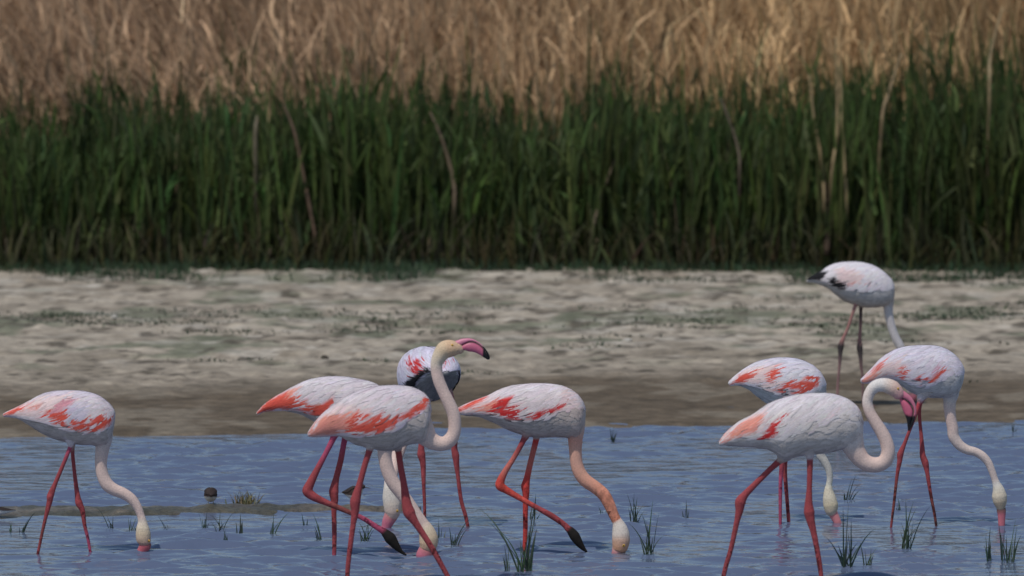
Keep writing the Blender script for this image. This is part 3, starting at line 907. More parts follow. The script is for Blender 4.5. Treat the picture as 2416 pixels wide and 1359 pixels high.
# 2: the far one of the crossing pair, one foot lifted
flamingo('flamingo half hidden behind the upright one with a dark foot lifted backwards', TB, Yat(1318),
    [((55, 459), (57, 466)), ((105, 410), (100, 442)), ((160, 370), (150, 438)), ((210, 342), (215, 444)), ((270, 308), (285, 458)), ((330, 280), (345, 484)), ((400, 262), (410, 520)),
     ((470, 255), (480, 560)), ((550, 258), (560, 590)), ((630, 270), (630, 600)), ((700, 288), (700, 600)), ((760, 320), (760, 590)), ((810, 370), (805, 560)), ((835, 430), (830, 500))],
    [(57, 465), (150, 435), (260, 427), (340, 442), (400, 464), (470, 482), (560, 500), (650, 500), (750, 480), (830, 440)],
    [(770, 500, 95, BELLY), (778, 580, 62, (0.66, 0.56, 0.52)), (772, 640, 44, N_), (770, 700, 38), (785, 770, 38), (815, 840, 38), (860, 900, 36), (905, 960, 34), (945, 1020, 33), (978, 1068, 34),
     (1000, 1110, 46, (.74, .60, .44)), (1012, 1150, 53, (.70, .53, .36)), (1010, 1183, 52, (.66, .45, .31)), (1003, 1208, 42, (.56, .33, .24)), (1000, 1222, 30)],
    [([(520, 520, 50, BELLY), (490, 580, 22, LP), (478, 610, 17), (440, 685, 15), (395, 770, 18, LEG), (355, 850, 25), (342, 890, 27), (380, 922, 24), (440, 950, 18), (500, 975, 16, LD), (570, 1005, 14), (650, 1040, 14, LP), (720, 1085, 16), (758, 1108, 19, LP), (772, 1120, 24, BK), (800, 1150, 34, BK), (830, 1190, 24, BK), (858, 1222, 12, BK), (890, 1245, 5, BK)], -0.04, False),
     ([(570, 540, 45, BELLY), (550, 595, 18, LP), (540, 640, 16), (525, 720, 17, LEG), (500, 820, 18), (487, 890, 25), (491, 940, 22), (488, 1000, 15), (490, 1100, 14), (490, 1200, 13), (488, 1272, 12, LP)], 0.05, True)],
    [(CORAL, [(48, 466), (110, 400), (160, 366), (215, 342), (262, 345), (282, 388), (340, 402), (332, 425), (400, 420), (450, 390), (482, 358), (472, 425), (445, 470), (400, 470), (340, 450), (260, 432), (150, 440)]),
     (SALMON, [(215, 342), (300, 310), (262, 345), (275, 380), (240, 370)])],
    bill=[(1012, 1200, 42, (.30, .14, .12)), (1000, 1222, 46, (.58, .20, .22)), (985, 1248, 44, BILLP), (978, 1275, 36), (950, 1320, 24, BLACK)], seed=5, top=(.67, .61, .655))

# 3: the upright one in front
flamingo('flamingo standing upright with raised head and pink black-tipped bill', TB, Yat(1384),
    [((341, 574), (344, 586)), ((365, 535), (390, 584)), ((400, 490), (450, 579)), ((440, 450), (510, 582)), ((500, 405), (560, 605)), ((560, 365), (615, 633)), ((620, 335), (680, 650)),
     ((690, 315), (740, 664)), ((770, 306), (800, 668)), ((850, 305), (850, 652)), ((920, 315), (900, 632)), ((975, 340), (950, 624)), ((1008, 372), (985, 622)), ((1022, 415), (1008, 600)), ((1026, 470), (1022, 545))],
    [(345, 584), (450, 577), (540, 564), (600, 570), (680, 570), (760, 558), (840, 522), (920, 490), (980, 450), (1020, 415)],
    [(930, 500, 105, BELLY), (975, 555, 75, (.70, .58, .54)), (1015, 600, 52, N_), (1055, 622, 43), (1095, 626, 40), (1130, 606, 40), (1152, 568, 37), (1157, 520, 36), (1149, 460, 36), (1124, 400, 35), (1095, 340, 33), (1070, 280, 33), (1057, 225, 32),
     (1057, 180, 34, (.74, .62, .50)), (1075, 140, 42, (.74, .60, .44)), (1100, 108, 50, (.72, .54, .36)), (1125, 100, 50, (.70, .47, .30)), (1150, 100, 45), (1178, 104, 32, (.66, .45, .32)), (1198, 114, 19)],
    [([(690, 590, 60, BELLY), (690, 635, 32, BELLY), (684, 665, 19, LEG), (660, 740, 17), (630, 850, 18), (606, 945, 27), (605, 1000, 23), (595, 1070, 16), (580, 1180, 15), (566, 1300, 14), (560, 1400, 13)], -0.05, True),
     ([(835, 590, 60, BELLY), (840, 640, 32, BELLY), (845, 670, 19, LEG), (855, 740, 18), (875, 850, 19), (888, 945, 27), (905, 1008, 31), (938, 1062, 21), (990, 1140, 17), (1040, 1220, 17), (1090, 1310, 15), (1140, 1400, 14)], 0.05, True)],
    [(BLUSH, [(340, 590), (500, 405), (700, 440), (600, 560), (450, 590)]),
     (SALMON, [(338, 588), (395, 500), (460, 462), (545, 462), (585, 500), (600, 555), (540, 565), (450, 580)]),
     (CORAL, [(568, 492), (590, 465), (650, 505), (720, 480), (738, 460), (760, 505), (820, 480), (835, 460), (862, 470), (920, 430), (960, 398), (1000, 380), (1014, 402), (990, 440), (930, 475), (880, 498), (840, 505), (805, 555), (730, 570), (640, 578), (580, 545)]),
     (LILAC, [(800, 520), (880, 500), (980, 450), (1020, 430), (1000, 560), (860, 560)])],
    bills=[('upper_bill', [((830, 285), (860, 440)), ((1000, 222), (985, 405)), ((1120, 207), (1110, 338)), ((1210, 206), (1215, 298)), ((1330, 232), (1320, 292)), ((1450, 300), (1420, 325)), ((1560, 390), (1515, 385)), ((1680, 525), (1615, 510)), ((1760, 680), (1690, 660)), ((1760, 760), (1730, 770))],
            TC, lambda q: sstep(0, 6, (q[:, 0] - 1137) + (q[:, 1] - 815) * 0.6), (0.66, 0.23, 0.33), [.014, .013, .012, .011, .0105, .010, .009, .008, .006, .003]),
           ('lower_bill', [((870, 450), (980, 525)), ((990, 405), (1050, 528)), ((1110, 338), (1130, 535)), ((1215, 300), (1210, 562)), ((1320, 297), (1310, 572)), ((1420, 330), (1400, 600)), ((1515, 392), (1490, 645)), ((1605, 500), (1590, 705)), ((1680, 640), (1680, 765)), ((1735, 750), (1738, 782))],
            TC, lambda q: sstep(0, 2.0, (q[:, 0] - 1138.0) + (q[:, 1] - 830) * 0.05), (0.60, 0.15, 0.24), [.012, .015, .017, .018, .018, .017, .015, .012, .008, .003])],
    eye=(760, 380, 38, TC), seed=7, top=(.64, .565, .62))

# 4: seen from behind
flamingo('flamingo seen from behind, standing beyond the upright one with black under its wings', TP, Yat(1244),
    [((1054, 877), (1052, 885)), ((1051, 866), (1050, 893)), ((1043, 848), (1043, 906)), ((1031, 832), (1032, 926)), ((1019, 822), (1019, 943)), ((1006, 818), (1006, 948)), ((992, 822), (992, 943)), ((980, 832), (980, 930)), ((972, 850), (972, 905))],
    None,
    [(982, 900, 30, BELLY, .16), (972, 940, 22, N_, .24), (962, 990, 17, N_, .27), (948, 1040, 16, N_, .22), (932, 1090, 15, N_, .12), (922, 1130, 14, N_, .03), (921, 1150, 16, (.76, .68, .60), 0), (922, 1172, 20, (.76, .68, .60), 0), (925, 1190, 21, (.74, .62, .52), 0), (926, 1208, 19, (.68, .50, .42), 0), (924, 1222, 13, (.60, .40, .34), 0)],
    [([(1000, 930, 22, BELLY, .02), (996, 985, 9, LEG), (994, 1050, 7), (994, 1072, 9), (998, 1095, 7), (1000, 1150, 4.5), (1002, 1200, 4), (1002, 1236, 4)], 0.05, True),
     ([(1045, 900, 16, BELLY), (1066, 945, 7, LEG), (1075, 1000, 6), (1072, 1055, 7.5), (1075, 1075, 8), (1080, 1120, 5), (1088, 1180, 5), (1098, 1215, 5), (1103, 1238, 4.5)], -0.02, True)],
    [(RED, [(962, 846), (985, 848), (998, 860), (990, 878), (976, 884), (966, 866)]), (RED, [(1040, 858), (1056, 854), (1050, 868)]),
     (BLACK, [(948, 908), (975, 886), (1000, 868), (1026, 872), (1024, 892), (1000, 896), (980, 912), (960, 938)]), (BLACK, [(1062, 884), (1086, 872), (1084, 925), (1066, 932)]), (WHITE, [(1036, 877), (1068, 880), (1068, 891), (1036, 890)])],
    mirror=False, te_fn=lambda u: np.interp(u, [0, .2, .4, .6, 1], [60, 84, 116, 136, 138]), yawl=(0.93, 0.36, 0), dys=[-.30, -.25, -.18, -.09, 0, .08, .16, .23, .28], wpx=[.012, .055, .105, .145, .165, .168, .15, .115, .06],
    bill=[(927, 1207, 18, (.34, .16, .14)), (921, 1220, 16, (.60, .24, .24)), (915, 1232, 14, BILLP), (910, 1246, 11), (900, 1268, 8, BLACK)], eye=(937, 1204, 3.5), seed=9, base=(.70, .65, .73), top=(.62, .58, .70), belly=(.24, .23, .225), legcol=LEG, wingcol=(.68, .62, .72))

# 5: middle, salmon neck, one foot lifted
flamingo('flamingo with orange neck and lifted dark foot feeding alone in the middle', TE, Yat(1303),
    [((105, 243), (108, 276)), ((160, 215), (170, 286)), ((230, 185), (250, 292)), ((310, 155), (330, 322)), ((390, 115), (400, 356)), ((470, 88), (480, 392)), ((560, 76), (560, 418)),
     ((650, 71), (645, 432)), ((740, 75), (730, 430)), ((820, 90), (800, 430)), ((890, 125), (862, 435)), ((935, 170), (912, 432)), ((960, 220), (945, 395)), ((970, 270), (965, 345))],
    [(105, 272), (250, 262), (350, 270), (450, 296), (560, 312), (640, 300), (720, 282), (800, 252), (880, 222), (960, 225)],
    [(880, 300, 95, BELLY), (898, 370, 68, (.72, .50, .42)), (900, 440, 50, (.74, .37, .28)), (901, 520, 43, (.76, .42, .32)), (908, 600, 42), (930, 668, 44, (.76, .40, .29)), (972, 722, 45, (.76, .38, .27)), (1030, 762, 43, (.76, .35, .24)), (1088, 812, 43, (.77, .31, .20)), (1125, 875, 40), (1153, 940, 35), (1175, 985, 33, (.78, .28, .17)),
     (1185, 1003, 38, (.74, .62, .54)), (1196, 1035, 50, (.74, .66, .58)), (1204, 1075, 59, (.76, .66, .58)), (1206, 1120, 61, (.70, .44, .32)), (1200, 1160, 55, (.70, .38, .24)), (1190, 1188, 44, (.68, .36, .24))],
    [([(580, 380, 50, BELLY), (566, 425, 26, (.35, .10, .10)), (553, 450, 20, LEG), (525, 505, 18), (480, 582, 18, (.56, .16, .13)), (430, 660, 22), (402, 718, 28, (.60, .08, .06)), (398, 755, 30), (440, 785, 25), (500, 820, 21, (.60, .09, .07)), (570, 860, 18), (650, 905, 18, LEG), (740, 955, 19), (820, 1010, 19), (852, 1042, 23, LEG), (868, 1055, 28, BK), (895, 1090, 36, BK), (920, 1130, 30, BK), (950, 1170, 18, BK), (980, 1200, 6, BK)], -0.04, False),
     ([(650, 380, 50, BELLY), (640, 425, 27, BELLY), (637, 450, 21, (.66, .06, .06)), (620, 520, 20, (.56, .16, .13)), (600, 600, 20), (578, 700, 22, (.60, .07, .06)), (566, 758, 27), (570, 800, 25), (567, 870, 19), (566, 950, 18), (566, 1050, 17), (562, 1150, 15), (560, 1195, 13)], 0.05, True)],
    [(BLUSH, [(100, 280), (300, 165), (420, 200), (300, 280)]), (BLUSH, [(800, 120), (900, 140), (960, 260), (900, 330), (780, 280)]),
     (SALMON, [(240, 235), (350, 190), (360, 250), (300, 262)]),
     (RED, [(345, 195), (462, 172), (438, 240), (500, 232), (522, 238), (528, 272), (560, 292), (620, 282), (642, 256), (700, 248), (800, 222), (825, 232), (762, 258), (700, 286), (640, 302), (560, 310), (500, 296), (420, 280), (335, 264)]),
     (CORAL, [(105, 245), (200, 193), (302, 158), (292, 182), (200, 228), (115, 265)]),
     (BLACK, [(268, 258), (350, 266), (450, 290), (560, 307), (556, 322), (450, 306), (350, 280)])],
    bill=[(1196, 1165, 50, (.66, .40, .30)), (1185, 1195, 42, (.66, .34, .32)), (1172, 1230, 34, BILLP), (1150, 1275, 24, BLACK)], eye=(1222, 1150, 11), seed=11, proud=0.7, top=(.70, .63, .67), base=(.71, .60, .60))

# 7: behind the big right one
flamingo('flamingo whose body is half hidden behind the curved neck one, coral spotted wing', TP, Yat(1234),
    [((1717, 903), (1720, 909)), ((1738, 885), (1742, 909)), ((1760, 868), (1765, 918)), ((1785, 855), (1790, 938)), ((1815, 847), (1815, 956)), ((1850, 844), (1845, 968)), ((1885, 848), (1880, 976)), ((1915, 861), (1910, 973)), ((1935, 878), (1930, 962)), ((1946, 898), (1942, 942)), ((1950, 912), (1948, 928))],
    [(1718, 908), (1745, 905), (1775, 904), (1805, 913), (1840, 925), (1870, 931), (1900, 929), (1930, 916), (1948, 902)],
    [(1920, 930, 32, BELLY), (1935, 965, 22, (.60, .55, .52)), (1945, 1005, 16, (.60, .56, .50)), (1938, 1045, 12), (1936, 1072, 11), (1946, 1090, 10), (1955, 1108, 8.5), (1958, 1128, 7.5), (1956, 1144, 7.5, (.70, .66, .54)),
     (1955, 1158, 11, (.70, .62, .48)), (1957, 1175, 16), (1960, 1192, 18, (.64, .54, .38)), (1962, 1206, 15, (.62, .50, .40)), (1965, 1214, 10)],
    [([(1850, 960, 26, BELLY), (1847, 1030, 9, LEG), (1845, 1092, 6.5), (1842, 1130, 5, LP), (1841, 1180, 4.5), (1841, 1232, 4)], -0.03, True),
     ([(1865, 960, 26, BELLY), (1856, 1030, 9, LEG), (1851, 1096, 7), (1853, 1130, 5.2), (1857, 1180, 4.8), (1861, 1232, 4.5)], 0.05, True)],
    [(BLUSH, [(1715, 910), (1760, 870), (1830, 860), (1840, 920), (1780, 905)]),
     (CORAL, [(1728, 902), (1745, 886), (1775, 876), (1790, 878), (1765, 898), (1745, 905)]), (CORAL, [(1810, 886), (1820, 872), (1842, 868), (1836, 892), (1818, 902)]),
     (CORAL, [(1838, 910), (1860, 902), (1880, 905), (1898, 892), (1926, 898), (1930, 910), (1915, 922), (1890, 932), (1868, 926), (1845, 918)]),
     (BLACK, [(1775, 904), (1808, 913), (1840, 924), (1872, 931), (1870, 936), (1836, 930), (1805, 918)])],
    bill=[(1962, 1204, 13, (.30, .16, .13)), (1967, 1214, 11, (.70, .26, .26)), (1974, 1228, 9.5, (.72, .26, .28)), (1984, 1250, 8, BLACK)], seed=13, base=(.72, .66, .70), top=(.62, .58, .68), belly=(.54, .53, .52))

# 6: big one at the right, curved neck
flamingo('large pale flamingo with swan-curved neck and hooked pink bill in front at right', TF, Yat(1386),
    [((102, 468), (106, 489)), ((135, 420), (150, 485)), ((185, 370), (215, 490)), ((240, 325), (290, 496)), ((310, 290), (370, 502)), ((380, 245), (440, 515)), ((450, 200), (500, 555)), ((530, 170), (550, 580)),
     ((610, 150), (620, 565)), ((700, 138), (680, 552)), ((790, 137), (755, 545)), ((870, 143), (830, 538)), ((940, 165), (900, 522)), ((1000, 200), (955, 505)), ((1040, 245), (1005, 485)), ((1062, 310), (1042, 460)), ((1069, 370), (1066, 425))],
    [(105, 487), (170, 458), (230, 420), (330, 412), (400, 432), (470, 434), (530, 420), (600, 400), (700, 365), (800, 325), (900, 290), (1060, 275)],
    [(950, 380, 120, (.76, .70, .67)), (985, 450, 90, (.74, .64, .60)), (1015, 520, 68, N_), (1058, 580, 58), (1110, 610, 54), (1168, 614, 52), (1215, 588, 49), (1236, 530, 47), (1224, 462, 45), (1190, 392, 43), (1146, 322, 40), (1112, 260, 37), (1097, 195, 35, (.78, .66, .60)), (1112, 133, 37),
     (1148, 92, 42, (.78, .72, .68)), (1195, 80, 47), (1235, 87, 51, (.74, .60, .52)), (1270, 104, 52, (.72, .50, .42)), (1298, 132, 44, (.70, .40, .38)), (1315, 160, 34, (.66, .30, .32))],
    [([(570, 500, 80, BELLY), (530, 560, 50, BELLY), (508, 588, 24, LEG), (460, 632, 20), (400, 690, 20), (340, 750, 21, LEG), (280, 812, 25), (247, 862, 34), (240, 920, 28), (225, 985, 20), (205, 1080, 18), (180, 1190, 17), (150, 1290, 17), (125, 1400, 15)], 0.04, True),
     ([(705, 500, 60, BELLY), (711, 555, 30, WHITE), (712, 585, 22, LEG), (711, 680, 19), (708, 780, 19), (704, 870, 27), (707, 930, 33), (716, 985, 30), (735, 1060, 22), (756, 1160, 19), (775, 1270, 18), (793, 1400, 15)], -0.05, True)],
    [(BLUSH, [(100, 490), (300, 295), (420, 240), (400, 400), (200, 440)]),
     (SALMON, [(104, 482), (160, 408), (230, 348), (310, 308), (402, 272), (372, 340), (335, 405), (270, 415), (200, 435), (150, 475)]),
     (RED, [(385, 418), (430, 370), (480, 310), (512, 286), (502, 345), (486, 400), (470, 440), (400, 438)]),
     (BLUSH, [(800, 300), (880, 270), (900, 240), (905, 262), (850, 300)])],
    bills=[('upper_bill', [((808, 1036), (782, 1096)), ((850, 1066), (832, 1111)), ((885, 1105), (868, 1140)), ((906, 1150), (888, 1175)), ((913, 1195), (893, 1207)), ((904, 1250), (880, 1247)), ((886, 1305), (862, 1300)), ((862, 1348), (850, 1346))],
            TI, lambda q: sstep(976, 984, q[:, 1]), (0.64, 0.20, 0.28), [.015, .014, .0125, .0115, .011, .010, .007, .003]),
           ('lower_bill', [((782, 1094), (786, 1116)), ((832, 1113), (798, 1158)), ((866, 1143), (813, 1200)), ((886, 1179), (830, 1238)), ((888, 1212), (838, 1262)), ((878, 1252), (842, 1292)), ((861, 1302), (846, 1326)), ((850, 1344), (847, 1347))],
            TI, lambda q: sstep(978, 983, q[:, 1] - (q[:, 0] - 2145) * 0.25), (0.62, 0.14, 0.22), [.010, .016, .018, .018, .016, .013, .009, .003])],
    eye=(770, 1023, 10.5, TI), seed=15, proud=0.12, top=(.70, .635, .67), base=(.715, .64, .64), belly=(.62, .555, .52), hang=56)

# 8: right, feeding far out
_cH = lambda x, y, r, *a: ((x / 3.784 + 1980), (y / 3.784 + 1000), r / 3.784, *a)
_cI = lambda x, y, r, *a: ((x / 3.235 + 1880), (y / 3.235 + 600), r / 3.235, *a)
flamingo('rightmost flamingo stretching its long neck to feed, grey lilac back', TI, Yat(1243),
    [((484, 963), (488, 982)), ((525, 920), (552, 980)), ((580, 865), (635, 964)), ((640, 800), (715, 962)), ((710, 750), (790, 1000)), ((790, 715), (860, 1045)), ((880, 700), (930, 1078)), ((970, 696), (1000, 1092)),
     ((1060, 700), (1060, 1095)), ((1130, 720), (1110, 1095)), ((1195, 760), (1160, 1098)), ((1245, 815), (1207, 1085)), ((1271, 870), (1245, 1035)), ((1278, 920), (1266, 985))],
    [(486, 978), (560, 975), (640, 948), (720, 932), (800, 940), (900, 974), (980, 992), (1050, 977), (1120, 935), (1200, 905), (1275, 900)],
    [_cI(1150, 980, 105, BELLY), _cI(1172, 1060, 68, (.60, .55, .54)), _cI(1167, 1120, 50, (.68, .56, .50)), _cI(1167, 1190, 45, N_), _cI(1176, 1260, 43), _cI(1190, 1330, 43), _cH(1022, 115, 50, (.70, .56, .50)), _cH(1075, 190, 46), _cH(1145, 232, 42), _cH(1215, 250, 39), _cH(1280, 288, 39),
     _cH(1330, 345, 36), _cH(1363, 420, 33), _cH(1387, 490, 31), _cH(1403, 535, 36, (.74, .68, .62)), _cH(1422, 590, 54, (.70, .63, .52)), _cH(1430, 645, 69, (.68, .58, .45)), _cH(1436, 695, 63, (.58, .46, .33)), _cH(1442, 740, 44, (.50, .40, .30)), _cH(1446, 765, 34)],
    [([_cI(985, 1040, 60, BELLY), _cI(950, 1090, 34, WHITE), _cI(932, 1140, 17, (.60, .08, .10)), _cI(905, 1230, 14, LEG), _cH(620, 80, 16, LEG), _cH(582, 180, 18), _cH(546, 270, 27), _cH(540, 330, 24), _cH(520, 440, 17), _cH(505, 560, 15, LD), _cH(490, 700, 14), _cH(475, 820, 13), _cH(463, 925, 12, LEG)], -0.05, True),
     ([_cI(975, 1050, 50, BELLY), _cI(942, 1130, 20, (.46, .09, .10)), _cI(935, 1200, 15, LEG), _cH(722, 0, 16, LEG), _cH(731, 90, 17), _cH(740, 200, 22), _cH(746, 285, 28), _cH(768, 348, 29), _cH(785, 430, 21), _cH(805, 560, 17), _cH(830, 700, 15, LD), _cH(850, 800, 14), _cH(868, 925, 13, (.12, .05, .05))], 0.05, True)],
    [(BLUSH, [(480, 985), (600, 850), (800, 800), (860, 900), (700, 950)]), (SALMON, [(488, 980), (560, 900), (620, 915), (560, 975)]),
     (CORAL, [(580, 888), (640, 828), (682, 822), (645, 880), (600, 902)]), (CORAL, [(776, 885), (808, 858), (852, 908), (842, 945), (800, 942), (774, 908)]),
     (CORAL, [(885, 965), (942, 925), (962, 988), (920, 980)]), (CORAL, [(1002, 985), (1058, 920), (1100, 882), (1138, 888), (1102, 922), (1052, 980)]),
     (DUSTY, [(1010, 930), (1060, 880), (1100, 880), (1040, 940)])],
    bill=[_cH(1446, 755, 42, (.16, .10, .08)), _cH(1449, 785, 40, (.34, .13, .13)), _cH(1450, 815, 36, (.58, .17, .21)), _cH(1450, 850, 33), _cH(1450, 900, 31), _cH(1446, 950, 26, BLACK)], seed=17, proud=0.6, ntr=TP, ltr=TP,
    base=(.70, .64, .70), top=(.60, .575, .65), belly=(.56, .53, .52), wingcol=(.70, .62, .68))

# 9: far one standing on the mud
YI = 59.9
flamingo('far flamingo standing on the mud by the shore with dull legs and black wing tips', TI, YI,
    [((73, 198), (77, 214)), ((130, 162), (165, 229)), ((190, 127), (238, 260)), ((250, 90), (300, 312)), ((310, 68), (370, 360)), ((390, 59), (440, 385)), ((470, 60), (520, 405)), ((550, 75), (590, 406)),
     ((620, 105), (640, 401)), ((680, 150), (692, 386)), ((725, 200), (726, 362)), ((746, 255), (746, 325))],
    [(75, 205), (90, 190), (200, 197), (300, 242), (380, 262), (450, 252), (550, 258), (650, 252), (745, 252)],
    [(660, 280, 90, BELLY), (692, 350, 52, BELLY), (697, 400, 38, (.62, .57, .57)), (701, 455, 34), (715, 520, 32), (735, 590, 32), (760, 650, 33), (785, 695, 33), (810, 760, 30), (835, 850, 28), (850, 920, 28), (862, 965, 34), (872, 1010, 42), (878, 1050, 34)],
    [([(460, 340, 40, BELLY), (450, 380, 16, (.42, .22, .20)), (420, 470, 12, (.40, .20, .18)), (390, 560, 12), (355, 640, 14), (336, 700, 23, (.06, .05, .05)), (331, 760, 17, (.10, .08, .08)), (325, 860, 11, (.28, .16, .16)), (315, 960, 10), (310, 1060, 10, (.36, .20, .20)), (308, 1150, 9)], -0.05, True),
     ([(500, 370, 36, BELLY), (489, 410, 15, (.10, .07, .07)), (488, 480, 13, (.12, .08, .08)), (485, 560, 13, (.34, .18, .17)), (480, 650, 14), (480, 710, 22, (.06, .05, .05)), (486, 780, 17, (.10, .08, .08)), (491, 860, 12, (.22, .13, .13)), (500, 930, 10), (508, 1150, 9)], 0.05, True)],
    [(SALMON, [(385, 225), (440, 190), (505, 165), (480, 212), (412, 244)]), (SALMON, [(535, 215), (572, 226), (552, 248)]), (BLUSH, [(280, 110), (360, 100), (500, 140), (480, 230), (340, 215)]),
     (BLACK, [(70, 175), (130, 135), (190, 120), (240, 135), (180, 205), (80, 202)]), (BLACK, [(215, 208), (285, 172), (335, 205), (385, 236), (365, 268), (300, 255)])],
    bill=[(878, 1045, 36, (.40, .25, .25)), (885, 1085, 30, BILLP), (890, 1120, 22, BLACK), (885, 1140, 10, BLACK)], seed=19, foot_z=float(ground_h(np.array([2.3]), np.array([YI]))[0]) + 0.002,
    base=(.74, .68, .69), top=(.72, .67, .71), belly=(.56, .53, .52), wingcol=(.76, .69, .71), soft=2.4, streak=4.0)


# ---------------------------------------------------------------- small wading birds
def wader(label, px, py, Yd, L, Hh, face, zfoot, white_up=0.0, hz=1.0):
    """L body length in m, Hh body height, face: unit heading in x,y"""
    c = W(px, py, Yd)
    f = np.array([face[0], face[1], 0.0]); f /= np.linalg.norm(f)
    lat = np.array([-f[1], f[0], 0.0])
    rows = [(-0.62, 0.02, 0.04), (-0.45, 0.02, 0.28), (-0.25, 0, 0.62), (0, -0.02, 0.98), (0.2, 0.0, 0.92), (0.34, 0.14, 0.62), (0.44, 0.36, 0.44), (0.54, 0.46, 0.44), (0.64, 0.44, 0.30), (0.68, 0.42, 0.12)]
    rows = [(a, b * (hz if a > 0.1 else 1), w_) for a, b, w_ in rows]
    P = np.array([c + f * (r[0] * L) + np.array([0, 0, r[1] * Hh]) for r in rows]); Rr = np.array([r[2] * Hh / 2 for r in rows])
    Pp = smooth_path(P, 30); Rp = np.interp(np.linspace(0, 9, 30), range(10), Rr)
    parts = [tube(Pp, Rp, lat=lat, squash=0.95, ns=16)]
    root = bpy.data.objects.new('sandpiper', None); root.empty_display_size = 0.05
    scn.collection.objects.link(root)
    bp_ = np.array([c[0], c[1], zfoot]); root.location = bp_
    legs = []
    for s in (-1, 1):
        a = c + lat * s * Hh * 0.18 + np.array([0, 0, -Hh * 0.35]); e = np.array([a[0], a[1], zfoot - 0.01])
        lp = smooth_path([a, a * 0.5 + e * 0.5 - f * 0.006, e], 8)
        parts.append(tube(lp, np.full(8, 0.0028), lat=lat, ns=8)); legs.append(lp)
    Vs, Fs, o = [], [], 0
    for V, F in parts:
        Vs.append(V); Fs += [tuple(i + o for i in ff) for ff in F]; o += len(V)
    V, F = voxelise(np.concatenate(Vs), Fs, 0.0017, 2)
    rel = (V[:, 2] - np.interp(np.clip((V - c) @ f, -0.6 * L, 0.66 * L), [r[0] * L for r in rows], [c[2] + r[1] * Hh for r in rows])) / Hh
    w = sstep(-0.20 + white_up, -0.05 + white_up, rel + 0.04 * (N1.fbm(V[:, 0] * 90, V[:, 2] * 90, 2) - 0.5))[:, None]
    C = np.array([.62, .60, .58]) * (1 - w) + np.array([.055, .038, .034]) * w
    lg = V[:, 2] < c[2] - Hh * 0.49
    C[lg] = (0.25, 0.22, 0.16)
    mkmesh('body', V, F, C, M_BODY, root, root=bp_)
    hb = P[8]
    bl = smooth_path([hb, hb + f * 0.022 + np.array([0, 0, -0.002]), hb + f * 0.042 + np.array([0, 0, -0.007])], 8)
    Vb, Fb = tube(bl, np.linspace(0.0035, 0.0012, 8), lat=lat, ns=8)
    mkmesh('bill', Vb, Fb, np.array([.03, .025, .02]), M_BILL, root, root=bp_)
    for s in (-1, 1):
        th, ph = np.meshgrid(np.linspace(0, math.pi, 7), np.linspace(0, 2 * math.pi, 9), indexing='ij')
        S = np.stack([np.sin(th) * np.cos(ph), np.sin(th) * np.sin(ph), np.cos(th)], -1).reshape(-1, 3)
        mkmesh('eye', P[7] + lat * s * Hh * 0.19 + S * 0.003, grid_faces(7, 9), np.array([.01, .01, .01]), M_EYE, root, root=bp_)
    for s in (-1, 1):            # folded wing lying along the flank
        nu, nv = 10, 5
        rowsw = []
        for i in range(nu):
            t = i / (nu - 1)
            x_ = -0.60 + 0.78 * t; hw = np.interp(x_, [r[0] for r in rows], [r[2] for r in rows]) * Hh / 2
            for j in range(nv):
                a = R(3 + 75 * j / (nv - 1) * (0.4 + 0.6 * math.sin(math.pi * min(1, t * 0.9 + 0.1))))
                rowsw.append(c + f * x_ * L + np.array([0, 0, 1.0]) * (math.cos(a) * (hw + 0.0025)) + lat * s * math.sin(a) * (hw + 0.003))
        mkmesh('wing', rowsw, grid_faces(nu, nv), np.array([.042, .030, .027]) * (0.7 + 0.6 * rng.random((nu * nv, 1))), M_FEATHER, root, root=bp_)
    return tag(root, label, 'wading bird', 'small sandpipers on the mud bar')


wader('round dark backed sandpiper with white belly standing on the mud bar', 497, 1167, 52.75, 0.12, 0.092, (-0.1, 0.99), 0.012, 0.0, 0.35)
wader('small brown and white sandpiper behind the legs of the flamingo pair', 832, 1163, 52.95, 0.12, 0.088, (0.94, -0.34), 0.01)
wader('sandpiper cut off by the left edge, white belly by the mud bar', -8, 1206, 52.25, 0.20, 0.062, (-0.96, -0.2), -0.02, 0.35)

# dry grass clump on the mud bar
c = G(577, 1190, 0.01); n = 150
base = np.stack([c[0] + rng.normal(0, 0.032, n), c[1] + rng.normal(0, 0.03, n), np.full(n, 0.0)], -1)
V, F, C = blades(base, rng.uniform(0.03, 0.11, n), rng.uniform(0.004, 0.009, n), rng.normal(0, 0.45, (n, 2)), rng.normal(0, 0.3, (n, 2)), jitter([0.22, 0.19, 0.10], n, 0.35), 3)
o = mkmesh('dry_grass_clump', V, F, C, M_DRY, root=c); o.location = c
tag(o, 'pale dry grass clump on the mud bar right of the round sandpiper', 'grass tuft')

